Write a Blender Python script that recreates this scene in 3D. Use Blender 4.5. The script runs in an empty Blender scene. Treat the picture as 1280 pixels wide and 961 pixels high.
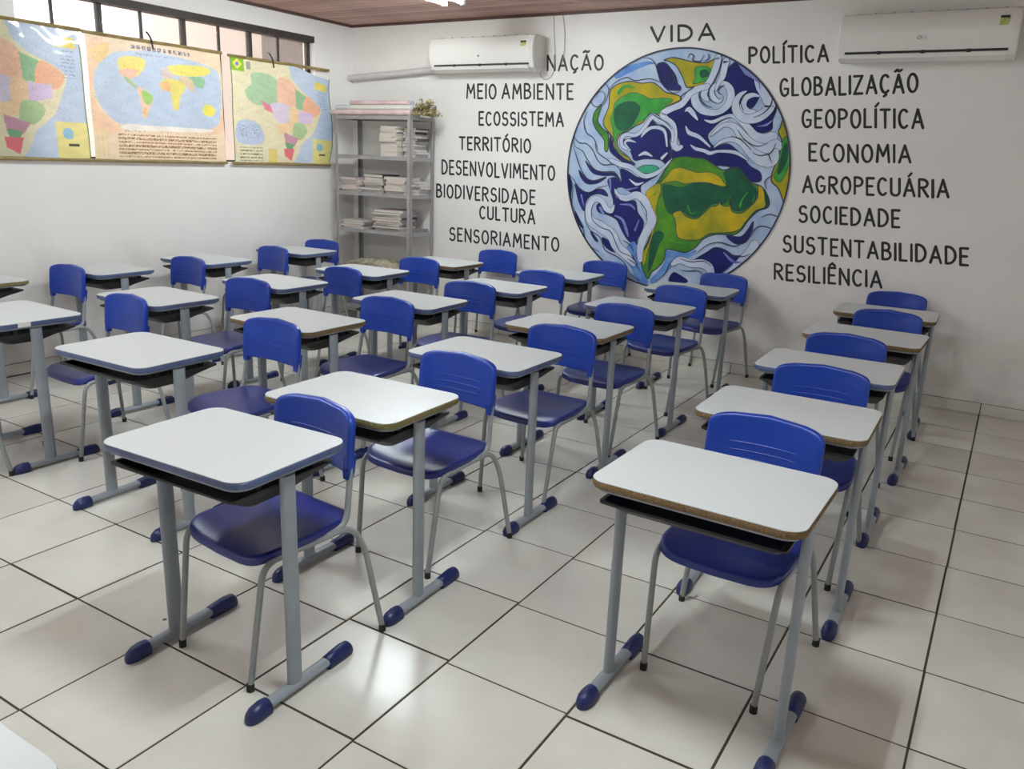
import bpy, bmesh, math, random
from math import sin, cos, pi, radians
from mathutils import Vector, Matrix
from mathutils.geometry import tessellate_polygon

random.seed(7)
S = bpy.context.scene
COL = S.collection

# ------------------------------------------------------------------ camera
cam_d = bpy.data.cameras.new('camera')
cam = bpy.data.objects.new('camera', cam_d)
COL.objects.link(cam)
cam_d.sensor_width = 36.0
cam_d.lens = 36.0 * 1016.14 / 1280.0
cam_d.clip_start = 0.05
R_ = Vector((0.8500, 0.5253, 0.0390)); F_ = Vector((-0.4972, 0.8253, -0.2677))
R_.normalize(); F_.normalize(); U_ = R_.cross(F_); U_.normalize(); F_ = U_.cross(R_)
M = Matrix((R_, U_, -F_)).transposed().to_4x4()
M.translation = Vector((0.016, -1.465, 1.621))
cam.matrix_world = M
S.camera = cam

# ------------------------------------------------------------------ world, exposure
S.view_settings.view_transform = 'Standard'
S.view_settings.look = 'None'
S.view_settings.gamma = 1.0
S.view_settings.use_curve_mapping = False
S.view_settings.exposure = 0.74
W = bpy.data.worlds.new('sky'); S.world = W; W.use_nodes = True
bg = W.node_tree.nodes['Background']
bg.inputs[0].default_value = (0.93, 0.98, 1.0, 1)
bg.inputs[1].default_value = 1.9
S.cycles.max_bounces = 8
S.cycles.diffuse_bounces = 5
S.cycles.glossy_bounces = 3
S.cycles.transmission_bounces = 4
S.cycles.transparent_max_bounces = 8
S.cycles.sample_clamp_indirect = 6.0
TUBE_POWER = 84.0     # emission strength of the ceiling tubes

XL, XR, YB, YF, H = -5.88, 1.55, 5.0, -3.0, 2.81

# ------------------------------------------------------------------ materials
def s2l(c):
    return tuple((v / 255 / 12.92) if v / 255 <= 0.04045 else ((v / 255 + 0.055) / 1.055) ** 2.4 for v in c)

def mat(name, rgb, rough=0.5, metal=0.0, noise=0.0, nscale=8.0, bump=0.0, bscale=60.0, coat=0.0, spec=0.5,
        emit=None, estr=0.0, rgb2=None):
    m = bpy.data.materials.new(name); m.use_nodes = True
    nt = m.node_tree; b = nt.nodes['Principled BSDF']
    c = s2l(rgb)
    b.inputs['Base Color'].default_value = (*c, 1)
    b.inputs['Roughness'].default_value = rough
    b.inputs['Metallic'].default_value = metal
    b.inputs['Specular IOR Level'].default_value = spec
    if coat: b.inputs['Coat Weight'].default_value = coat; b.inputs['Coat Roughness'].default_value = 0.08
    tc = nt.nodes.new('ShaderNodeTexCoord')
    if noise > 0 or rgb2:
        n = nt.nodes.new('ShaderNodeTexNoise'); n.inputs['Scale'].default_value = nscale
        n.inputs['Detail'].default_value = 4; n.inputs['Roughness'].default_value = 0.6
        nt.links.new(tc.outputs['Object'], n.inputs['Vector'])
        r = nt.nodes.new('ShaderNodeValToRGB')
        r.color_ramp.elements[0].position = 0.32; r.color_ramp.elements[1].position = 0.68
        lo = s2l(rgb2) if rgb2 else tuple(v * (1 - noise) for v in c)
        r.color_ramp.elements[0].color = (*lo, 1); r.color_ramp.elements[1].color = (*c, 1)
        nt.links.new(n.outputs['Fac'], r.inputs['Fac']); nt.links.new(r.outputs['Color'], b.inputs['Base Color'])
    if bump > 0:
        n2 = nt.nodes.new('ShaderNodeTexNoise'); n2.inputs['Scale'].default_value = bscale
        nt.links.new(tc.outputs['Object'], n2.inputs['Vector'])
        bp = nt.nodes.new('ShaderNodeBump'); bp.inputs['Strength'].default_value = bump; bp.inputs['Distance'].default_value = 0.01
        nt.links.new(n2.outputs['Fac'], bp.inputs['Height']); nt.links.new(bp.outputs['Normal'], b.inputs['Normal'])
    if emit:
        b.inputs['Emission Color'].default_value = (*s2l(emit), 1); b.inputs['Emission Strength'].default_value = estr
    return m

M_ = {}
M_['wall'] = mat('wall_paint', (240, 236, 232), 0.62, noise=0.05, nscale=1.7, bump=0.12, bscale=25)
def wall_scuffs(m):
    # grey hand and chair marks that sit on the paint in a band above the floor, patchy
    nt = m.node_tree; b = nt.nodes['Principled BSDF']
    src = b.inputs['Base Color'].links[0].from_socket
    geo = nt.nodes.new('ShaderNodeNewGeometry'); sp = nt.nodes.new('ShaderNodeSeparateXYZ')
    nt.links.new(geo.outputs['Position'], sp.inputs[0])
    mr = nt.nodes.new('ShaderNodeMapRange'); mr.inputs['From Min'].default_value = 1.05; mr.inputs['From Max'].default_value = 0.45
    nt.links.new(sp.outputs['Z'], mr.inputs['Value'])
    n = nt.nodes.new('ShaderNodeTexNoise'); n.inputs['Scale'].default_value = 3.2; n.inputs['Detail'].default_value = 6
    nt.links.new(geo.outputs['Position'], n.inputs['Vector'])
    r = nt.nodes.new('ShaderNodeValToRGB'); r.color_ramp.elements[0].position = 0.5; r.color_ramp.elements[1].position = 0.95
    nt.links.new(n.outputs['Fac'], r.inputs['Fac'])
    mu = nt.nodes.new('ShaderNodeMath'); mu.operation = 'MULTIPLY'
    nt.links.new(mr.outputs[0], mu.inputs[0]); nt.links.new(r.outputs['Color'], mu.inputs[1])
    mx = nt.nodes.new('ShaderNodeMix'); mx.data_type = 'RGBA'
    nt.links.new(mu.outputs[0], mx.inputs['Factor']); nt.links.new(src, mx.inputs['A'])
    mx.inputs['B'].default_value = (*s2l((176, 172, 166)), 1)
    nt.links.new(mx.outputs['Result'], b.inputs['Base Color'])
wall_scuffs(M_['wall'])
M_['grout'] = mat('dirty_grout', (74, 63, 49), 0.9, noise=0.5, nscale=9)
M_['laminate'] = mat('white_laminate', (204, 207, 208), 0.34, noise=0.02, nscale=5)
M_['blue_edge'] = mat('blue_edge_band', (86, 100, 140), 0.4, noise=0.2, nscale=20)
M_['chip_edge'] = mat('bare_chipboard_edge', (146, 120, 82), 0.85, rgb2=(98, 78, 48), nscale=160, bump=0.8, bscale=240)
M_['olive_edge'] = mat('varnished_chipboard_edge', (140, 128, 80), 0.8, rgb2=(96, 88, 50), nscale=130, bump=0.7, bscale=220)
M_['steel'] = mat('grey_painted_steel', (148, 156, 163), 0.38, noise=0.08, nscale=9, bump=0.05, bscale=90)
M_['tray'] = mat('black_plastic_tray', (27, 27, 27), 0.5, noise=0.2, nscale=14)
M_['tray_grey'] = mat('grey_tray_rim', (120, 120, 116), 0.5)
M_['cap'] = mat('dark_blue_foot_cap', (24, 36, 92), 0.42, noise=0.15, nscale=30)
M_['rubber'] = mat('black_rubber_tip', (32, 32, 34), 0.7)
M_['brown_cap'] = mat('worn_brown_cap', (88, 72, 58), 0.7, noise=0.3, nscale=40)

def chair_blue(name, rgb, ribs):
    m = mat(name, rgb, 0.33, noise=0.07, nscale=6, spec=0.55)
    nt = m.node_tree; b = nt.nodes['Principled BSDF']
    tc = nt.nodes.new('ShaderNodeTexCoord')
    n2 = nt.nodes.new('ShaderNodeTexNoise'); n2.inputs['Scale'].default_value = 260
    nt.links.new(tc.outputs['Object'], n2.inputs['Vector'])
    bp = nt.nodes.new('ShaderNodeBump'); bp.inputs['Strength'].default_value = 0.10; bp.inputs['Distance'].default_value = 0.002
    nt.links.new(n2.outputs['Fac'], bp.inputs['Height'])
    nt.links.new(bp.outputs['Normal'], b.inputs['Normal'])
    return m
M_['seat'] = chair_blue('navy_blue_seat_plastic', (28, 42, 122), False)
M_['back'] = chair_blue('royal_blue_back_plastic', (14, 56, 158), True)
M_['frame'] = mat('chair_grey_steel_tube', (150, 154, 154), 0.36, noise=0.12, nscale=20)
M_['white_plastic'] = mat('ivory_ac_plastic', (238, 235, 230), 0.25)
M_['dark'] = mat('dark_slot', (44, 42, 42), 0.7)
M_['window_steel'] = mat('dark_brown_window_steel', (58, 50, 46), 0.6, noise=0.2, nscale=10)
M_['rail'] = mat('aged_wood_rail', (158, 138, 88), 0.5, rgb2=(126, 104, 60), nscale=12)
M_['black_paint'] = mat('black_wall_paint', (38, 34, 36), 0.6)
M_['plank'] = mat('pinkish_brown_wood_plank', (200, 162, 150), 0.5, rgb2=(172, 134, 124), nscale=3)
M_['plank_dark'] = mat('darker_wood_plank', (180, 142, 132), 0.5, rgb2=(152, 116, 108), nscale=3)
M_['trim'] = mat('dark_wood_trim', (92, 64, 56), 0.6, noise=0.2)
M_['shelf'] = mat('grey_enamelled_shelf_steel', (158, 154, 154), 0.45, noise=0.12, nscale=7)
M_['paper'] = mat('page_edges', (214, 204, 196), 0.8, noise=0.14, nscale=60)
M_['pipe'] = mat('white_taped_pipe', (214, 208, 206), 0.6, noise=0.1, nscale=25, bump=0.4, bscale=45)
M_['cable'] = mat('white_cable', (190, 182, 184), 0.5)

# ------------------------------------------------------------------ object helpers
def link_mesh(name, bm, mats, parent=None, smooth=False, angle=None):
    bmesh.ops.recalc_face_normals(bm, faces=bm.faces)
    me = bpy.data.meshes.new(name); bm.to_mesh(me); bm.free()
    if not isinstance(mats, (list, tuple)): mats = [mats]
    for m in mats: me.materials.append(m)
    o = bpy.data.objects.new(name, me); COL.objects.link(o)
    if parent: o.parent = parent
    if smooth:
        for p in me.polygons: p.use_smooth = True
        if angle:
            me.set_sharp_from_angle(angle=radians(angle))
    return o

def tag(o, label, cat, group=None, kind=None):
    if label: o['label'] = label
    if cat: o['category'] = cat
    if group: o['group'] = group
    if kind: o['kind'] = kind
    return o

def thing(name, label, cat, loc=(0, 0, 0), rz=0.0, group=None):
    o = bpy.data.objects.new(name, None); COL.objects.link(o)
    o.empty_display_size = 0.1
    o.location = loc; o.rotation_euler = (0, 0, rz)
    return tag(o, label, cat, group)

def struct(name, bm, m, parent=None, **k):
    o = link_mesh(name, bm, m, parent, **k)
    if not parent: o['kind'] = 'structure'
    return o

def copy_tree(o, parent=None):
    c = o.copy(); COL.objects.link(c)
    if parent: c.parent = parent
    for ch in list(o.children): copy_tree(ch, c)
    return c

def box(bm, x0, x1, y0, y1, z0, z1, mi=0, bevel=0.0):
    vs = [bm.verts.new(p) for p in ((x0, y0, z0), (x1, y0, z0), (x1, y1, z0), (x0, y1, z0), (x0, y0, z1), (x1, y0, z1), (x1, y1, z1), (x0, y1, z1))]
    fs = [bm.faces.new([vs[i] for i in q]) for q in ((0, 3, 2, 1), (4, 5, 6, 7), (0, 1, 5, 4), (1, 2, 6, 5), (2, 3, 7, 6), (3, 0, 4, 7))]
    for f_ in fs: f_.material_index = mi
    if bevel:
        es = list({e for f_ in fs for e in f_.edges})
        bmesh.ops.bevel(bm, geom=es, offset=bevel, segments=2, affect='EDGES', profile=0.6)
    return fs

def bevel_box(name, dims, m, parent=None, bevel=0.003, **k):
    bm = bmesh.new(); box(bm, *dims, bevel=bevel); return link_mesh(name, bm, m, parent, **k)

def rrect(w, d, r, n=5):
    pts = []
    for cx, cy, a0 in ((w / 2 - r, d / 2 - r, 0), (-w / 2 + r, d / 2 - r, 90), (-w / 2 + r, -d / 2 + r, 180), (w / 2 - r, -d / 2 + r, 270)):
        for k in range(n + 1):
            a = radians(a0 + 90 * k / n); pts.append((cx + r * cos(a), cy + r * sin(a)))
    return pts

def loft(bm, rings, cap0=True, cap1=True, closed=True, mi=0):
    R = [[bm.verts.new(p) for p in r] for r in rings]
    n = len(R[0])
    for a, b in zip(R, R[1:]):
        for i in range(n if closed else n - 1):
            j = (i + 1) % n
            f_ = bm.faces.new((a[i], a[j], b[j], b[i])); f_.material_index = mi
    if cap0: bm.faces.new(list(reversed(R[0]))).material_index = mi
    if cap1: bm.faces.new(R[-1]).material_index = mi
    return R

def plate(bm, outline, z0, z1, bev=0.0, mi=0):
    cx = sum(p[0] for p in outline) / len(outline); cy = sum(p[1] for p in outline) / len(outline)
    def sc(o): 
        res = []
        for x, y in outline:
            d = math.hypot(x - cx, y - cy); k = (d - o) / d
            res.append((cx + (x - cx) * k, cy + (y - cy) * k))
        return res
    if bev:
        rings = [[(x, y, z0) for x, y in sc(bev)], [(x, y, z0 + bev) for x, y in outline], [(x, y, z1 - bev) for x, y in outline], [(x, y, z1) for x, y in sc(bev)]]
    else:
        rings = [[(x, y, z0) for x, y in outline], [(x, y, z1) for x, y in outline]]
    loft(bm, rings, mi=mi)

def fillet(pts, rad, n=5):
    P = [Vector(p) for p in pts]; out = [P[0]]
    for i in range(1, len(P) - 1):
        a, b, c = P[i - 1], P[i], P[i + 1]
        r = min(rad, (a - b).length * 0.48, (c - b).length * 0.48)
        p0 = b + (a - b).normalized() * r; p1 = b + (c - b).normalized() * r
        for k in range(n + 1):
            t = k / n
            out.append(p0 * (1 - t) ** 2 + b * 2 * t * (1 - t) + p1 * t * t)
    out.append(P[-1]); return out

def tube(bm, pts, ra, rb=None, n=8, up=Vector((0, 0, 1)), mi=0):
    rb = rb or ra; P = [Vector(p) for p in pts]
    rings = []; prev = None
    for i, p in enumerate(P):
        t = (P[min(i + 1, len(P) - 1)] - P[max(i - 1, 0)]).normalized()
        if prev is None:
            ref = up if abs(t.dot(up)) < 0.95 else Vector((0, 1, 0))
            x = t.cross(ref).normalized()
        else:
            x = (prev - t * prev.dot(t)).normalized()
        prev = x; y = t.cross(x)
        rings.append([tuple(p + x * ra * cos(2 * pi * k / n) + y * rb * sin(2 * pi * k / n)) for k in range(n)])
    loft(bm, rings, mi=mi)

# ------------------------------------------------------------------ the room
def wall_piece(bm, x0, x1, y0, y1, z0, z1): box(bm, x0, x1, y0, y1, z0, z1)
bm = bmesh.new(); box(bm, XL - .15, XR + .15, YB, YB + .15, -0.06, H + .1); struct('wall_back', bm, M_['wall'])
FX0, FX1, FZ0, FZ1 = -5.2, -2.8, 1.0, 2.35
bm = bmesh.new()
box(bm, XL - .15, FX0, YF - .15, YF, -0.06, H + .1); box(bm, FX1, XR + .15, YF - .15, YF, -0.06, H + .1)
box(bm, FX0, FX1, YF - .15, YF, -0.06, FZ0); box(bm, FX0, FX1, YF - .15, YF, FZ1, H + .1)
struct('wall_front', bm, M_['wall'])
bm = bmesh.new(); box(bm, XR, XR + .15, YF, YB, -0.06, H + .1); struct('wall_right', bm, M_['wall'])
WY0, WY1, WZ0, WZ1 = 1.755, 4.49, 1.497, 2.64
bm = bmesh.new()
box(bm, XL - .15, XL, YF, WY0, -0.06, H + .1)
box(bm, XL - .15, XL, WY1, YB, -0.06, H + .1)
box(bm, XL - .15, XL, WY0, WY1, -0.06, WZ0)
box(bm, XL - .15, XL, WY0, WY1, WZ1, H + .1)
struct('wall_left', bm, M_['wall'])

# floor: bed of grout with single tiles on it
bm = bmesh.new(); box(bm, XL, XR, YF, YB, -0.06, -0.0016); floor = struct('floor', bm, M_['grout'])
def tile_mat(name, a, b_):
    m = mat(name, a, 0.24, rgb2=b_, nscale=2.4, bump=0.035, bscale=9, spec=0.5)
    nt = m.node_tree; bs = nt.nodes['Principled BSDF']
    oi = nt.nodes.new('ShaderNodeObjectInfo'); hs = nt.nodes.new('ShaderNodeHueSaturation')
    mr = nt.nodes.new('ShaderNodeMapRange'); mr.inputs['To Min'].default_value = 0.93; mr.inputs['To Max'].default_value = 1.04
    nt.links.new(oi.outputs['Random'], mr.inputs['Value']); nt.links.new(mr.outputs[0], hs.inputs['Value'])
    src = bs.inputs['Base Color'].links[0].from_socket
    nt.links.new(src, hs.inputs['Color'])
    # small dark chips in the glaze
    geo = nt.nodes.new('ShaderNodeNewGeometry')
    vo = nt.nodes.new('ShaderNodeTexVoronoi'); vo.inputs['Scale'].default_value = 2.6
    nt.links.new(geo.outputs['Position'], vo.inputs['Vector'])
    nz = nt.nodes.new('ShaderNodeTexNoise'); nz.inputs['Scale'].default_value = 90
    nt.links.new(geo.outputs['Position'], nz.inputs['Vector'])
    ad = nt.nodes.new('ShaderNodeMath'); ad.operation = 'MULTIPLY_ADD'
    nt.links.new(nz.outputs['Fac'], ad.inputs[0]); ad.inputs[1].default_value = 0.035; nt.links.new(vo.outputs['Distance'], ad.inputs[2])
    lt = nt.nodes.new('ShaderNodeMath'); lt.operation = 'LESS_THAN'; lt.inputs[1].default_value = 0.036
    nt.links.new(ad.outputs[0], lt.inputs[0])
    mx = nt.nodes.new('ShaderNodeMix'); mx.data_type = 'RGBA'
    nt.links.new(lt.outputs[0], mx.inputs['Factor']); nt.links.new(hs.outputs['Color'], mx.inputs['A'])
    mx.inputs['B'].default_value = (*s2l((104, 96, 84)), 1)
    nt.links.new(mx.outputs['Result'], bs.inputs['Base Color'])
    return m
M_['tile'] = tile_mat('glazed_cream_tile', (226, 223, 214), (214, 210, 200))
T = 0.45
xoff = {0: 0.001, -1: -0.003, -2: -0.001, -3: -0.003, -4: 0.003, -5: 0.006, -6: 0.005, -7: 0.0, -8: 0.006}
def xl(i): return i * T + xoff.get(i, 0.0)
def yl(j, i):   # joint line j as it runs through tile column i
    o = {-4: 0.022, -5: 0.006, -3: 0.008, -2: -0.002, 0: -0.006, -1: -0.006}.get(i, 0.0)
    return j * T + (o if 0 < j < 5 else o * 0.3)
ix0, ix1 = -14, 3
tile_cache = {}
def tile_mesh(w, d):
    g = random.choice((0.0030, 0.0038, 0.0048)); key = (round(w, 3), round(d, 3), g)
    if key not in tile_cache:
        bm = bmesh.new()
        z0, z1, b = -0.006, 0.0, 0.0016
        rings = [[(s * (w / 2 - g), t * (d / 2 - g), z0) for s, t in ((-1, -1), (1, -1), (1, 1), (-1, 1))],
                 [(s * (w / 2 - g), t * (d / 2 - g), z1 - b) for s, t in ((-1, -1), (1, -1), (1, 1), (-1, 1))],
                 [(s * (w / 2 - g - b), t * (d / 2 - g - b), z1) for s, t in ((-1, -1), (1, -1), (1, 1), (-1, 1))]]
        loft(bm, rings)
        bmesh.ops.recalc_face_normals(bm, faces=bm.faces)
        me = bpy.data.meshes.new('tile'); bm.to_mesh(me); bm.free(); me.materials.append(M_['tile'])
        tile_cache[key] = me
    return tile_cache[key]
for i in range(ix0, ix1 + 1):
    x0 = max(xl(i), XL); x1 = min(xl(i + 1), XR)
    if x1 - x0 < 0.03: continue
    for j in range(-3, 12):
        y0 = yl(j, i); y1 = min(yl(j + 1, i), YB)
        if y1 - y0 < 0.03: continue
        o = bpy.data.objects.new('tile', tile_mesh(x1 - x0, y1 - y0)); COL.objects.link(o); o.parent = floor
        o.location = ((x0 + x1) / 2, (y0 + y1) / 2, random.uniform(-0.0006, 0.0002))
# the rest of the floor, behind the camera, in one piece
bm = bmesh.new(); box(bm, XL, XR, YF, yl(-3, 0) - .006, -0.004, 0)
link_mesh('rear_tiling', bm, M_['tile'], floor)

# baseboards of cut tile
def baseboard(name, along, n0, n1, fixed):
    bm = bmesh.new()
    if along == 'x': box(bm, n0, n1, fixed - 0.004, fixed, 0, 0.082)
    else: box(bm, fixed, fixed + 0.004, n0, n1, 0, 0.082)
    bb = struct(name, bm, M_['grout'])
    k = math.floor(n0 / T); 
    while k * T < n1:
        a = max(k * T, n0) + .003; b = min((k + 1) * T, n1) - .003
        if b - a > 0.03:
            bm = bmesh.new()
            if along == 'x': box(bm, a, b, fixed - 0.010, fixed - .003, 0.002, 0.080)
            else: box(bm, fixed + .003, fixed + 0.010, a, b, 0.002, 0.080)
            link_mesh('tile', bm, M_['tile'], bb)
        k += 1
baseboard('baseboard_back', 'x', XL, XR, YB)
baseboard('baseboard_left', 'y', YF, YB - .012, XL)

# ceiling: boards running side to side
bm = bmesh.new(); box(bm, XL, XR, YF, YB, H + 0.02, H + 0.1); ceil = struct('ceiling', bm, M_['trim'])
pw = 0.098
bm = bmesh.new()
rings = []
prof = [(-pw / 2 + .001, 0.022), (-pw / 2 + .001, 0.006), (-pw / 2 + .006, 0.0), (pw / 2 - .012, 0.0), (pw / 2 - .006, 0.008), (pw / 2 + .001, .008), (pw / 2 + .001, 0.022)]
loft(bm, [[(x, y, z) for y, z in prof] for x in (XL, XR)])
bmesh.ops.recalc_face_normals(bm, faces=bm.faces)
pm = []
for k, key in enumerate(('plank', 'plank_dark')):
    me = bpy.data.meshes.new('plank'); bm.to_mesh(me); me.materials.append(M_[key]); pm.append(me)
bm.free()
y = YB - pw / 2
while y > YF:
    o = bpy.data.objects.new('plank', pm[1 if random.random() < .35 else 0]); COL.objects.link(o); o.parent = ceil
    o.location = (0, y, H + random.uniform(-.001, .001)); y -= pw
bm = bmesh.new(); box(bm, XL, XR, YB - .022, YB, H - .022, H + .004); struct('trim_1', bm, M_['trim'])
bm = bmesh.new(); box(bm, XL, XL + .022, YF, YB - .022, H - .022, H + .004); struct('trim_2', bm, M_['trim'])

# window in the left wall
glass = bpy.data.materials.new('hazy_window_glass'); glass.use_nodes = True
nt = glass.node_tree; nt.nodes.clear()
out = nt.nodes.new('ShaderNodeOutputMaterial'); mxs = nt.nodes.new('ShaderNodeMixShader'); mx2 = nt.nodes.new('ShaderNodeMixShader')
tr = nt.nodes.new('ShaderNodeBsdfTransparent'); tl = nt.nodes.new('ShaderNodeBsdfTranslucent'); gl = nt.nodes.new('ShaderNodeBsdfGlossy')
tr.inputs[0].default_value = (0.95, 0.94, 0.92, 1); tl.inputs[0].default_value = (0.9, 0.88, 0.85, 1); gl.inputs['Roughness'].default_value = 0.1
mxs.inputs[0].default_value = 0.08; nt.links.new(tr.outputs[0], mxs.inputs[1]); nt.links.new(tl.outputs[0], mxs.inputs[2])
mx2.inputs[0].default_value = 0.05; nt.links.new(mxs.outputs[0], mx2.inputs[1]); nt.links.new(gl.outputs[0], mx2.inputs[2])
nt.links.new(mx2.outputs[0], out.inputs[0])
win = thing('window_1', None, None, (XL, WY0, WZ0)); win['kind'] = 'structure'
def wpart(name, y0, y1, z0, z1, d0=-0.10, d1=-0.06, m='window_steel'):
    bm = bmesh.new(); box(bm, d0, d1, y0 - WY0, y1 - WY0, z0 - WZ0, z1 - WZ0, bevel=0.002)
    return link_mesh(name, bm, M_[m] if isinstance(m, str) else m, win)
wpart('frame_head', WY0, WY1, WZ1 - .055, WZ1, -.10, 0.004)
wpart('frame_sill', WY0, WY1, WZ0, WZ0 + .014)
wpart('frame_jamb', WY0, WY0 + .03, WZ0 + .014, WZ1 - .055)
wpart('frame_jamb', WY1 - .035, WY1, WZ0 + .014, WZ1 - .055)
mull = [(2.047, .016), (2.395, .034), (2.737, .016), (3.11, .034), (3.459, .016), (3.781, .034), (4.109, .016)]
for y, t in mull: wpart('mullion', y - t / 2, y + t / 2, WZ0 + .014, WZ1 - .055, -.10 if t > .02 else -.092, -.055 if t > .02 else -.066)
edges = [WY0 + .03] + [v for y, t in mull for v in (y - t / 2, y + t / 2)] + [WY1 - .035]
for k in range(0, len(edges), 2):
    wpart('pane', edges[k], edges[k + 1], WZ0 + .014, WZ1 - .055, -.084, -.080, glass)

# unseen window added behind the camera to light the class from the front
added_win = thing('added_window', None, None, (FX0, YF, FZ0)); added_win['kind'] = 'structure'
def added_win_part(name, x0, x1, z0, z1, y0=-.10, y1=-.05, m=None):
    bm = bmesh.new(); box(bm, x0 - FX0, x1 - FX0, y0, y1, z0 - FZ0, z1 - FZ0); return link_mesh(name, bm, m or M_['window_steel'], added_win)
added_win_part('frame_sill', FX0, FX1, FZ0, FZ0 + .04); added_win_part('frame_head', FX0, FX1, FZ1 - .04, FZ1)
nb = 6
for k in range(nb + 1):
    xx = FX0 + (FX1 - FX0 - .03) * k / nb; added_win_part('mullion', xx, xx + .03, FZ0 + .04, FZ1 - .04)
    if k < nb: added_win_part('pane', xx + .03, FX0 + (FX1 - FX0 - .03) * (k + 1) / nb, FZ0 + .04, FZ1 - .04, -.078, -.074, glass)
# outside: neighbour's rendered wall and a corrugated sheet, ground
M_['outside'] = mat('peach_render', (240, 220, 210), 0.9, noise=0.05, nscale=3)
M_['sheet'] = mat('brown_corrugated_sheet', (96, 78, 70), 0.7, noise=0.15, nscale=4)
bm = bmesh.new(); box(bm, -8.2, -8.05, -4, 4.2, -0.3, 2.5); box(bm, -8.2, -8.05, 4.2, 12, -0.3, 3.6); tag(link_mesh('neighbour_wall', bm, M_['outside']), None, None, None, 'structure')
bm = bmesh.new(); box(bm, -8.05, XL - .16, -4, 12, -0.36, -0.3); tag(link_mesh('yard_ground', bm, M_['outside']), None, None, None, 'structure')
bm = bmesh.new()
pts = []
y = 4.85; k = 0
front = []
while y < 7.5:
    front.append((-6.98 + 0.016 * sin(k * pi / 2), y)); y += 0.0155; k += 1
rows = [[bm.verts.new((x, yy, z)) for x, yy in front] for z in (1.2, 3.6)]
rows2 = [[bm.verts.new((x - .004, yy, z)) for x, yy in front] for z in (1.2, 3.6)]
for i in range(len(front) - 1):
    bm.faces.new((rows[0][i], rows[0][i + 1], rows[1][i + 1], rows[1][i]))
    bm.faces.new((rows2[0][i], rows2[1][i], rows2[1][i + 1], rows2[0][i + 1]))
tag(link_mesh('corrugated_sheet', bm, M_['sheet'], smooth=True), 'brown corrugated sheet standing outside behind the two rightmost window panes', 'sheet')

# ------------------------------------------------------------------ ceiling lamps
M_['batten'] = mat('white_lamp_housing', (236, 236, 230), 0.5)
def lamp(x, y0, y1, label, power=1.0):
    tm = mat('lit_fluorescent_tube', (255, 255, 255), 0.5, emit=(240, 252, 255), estr=TUBE_POWER * power)
    t = thing('ceiling_lamp', label, 'lamp', (x, (y0 + y1) / 2, H), 0, None)
    L = (y1 - y0) / 2
    bm = bmesh.new()
    loft(bm, [[(-.13, yy, 0), (-.15, yy, -.035), (-.05, yy, -.022), (0, yy, -.05), (.05, yy, -.022), (.15, yy, -.035), (.13, yy, 0)] for yy in (-L, L)])
    link_mesh('housing', bm, M_['batten'], t)
    for s in (-1, 1):
        bm = bmesh.new(); tube(bm, [(s * .085, -L + .04, -.062), (s * .085, L - .04, -.062)], .016, n=10)
        link_mesh('tube', bm, tm, t, smooth=True, angle=50)
        for e in (-1, 1):
            bm = bmesh.new(); box(bm, s * .085 - .014, s * .085 + .014, min(e * L, e * (L - .035)), max(e * L, e * (L - .035)), -.084, -.02, bevel=.003)
            link_mesh('lamp_holder', bm, M_['batten'], t)
    return t
lamp(-3.95, 2.82, 4.04, 'lit twin-tube fluorescent ceiling lamp cut by the top edge of the photo')
lamp(-1.05, -0.15, 0.45, 'short lit twin-tube ceiling lamp overhead, nearest the right line of desks', 2.3)
lamp(-3.95, -0.5, 0.72, 'added unseen twin-tube ceiling lamp overhead, beside the wall maps, left of the camera', 0.7)  # assumed lamp out of view, added to brighten the room

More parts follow.
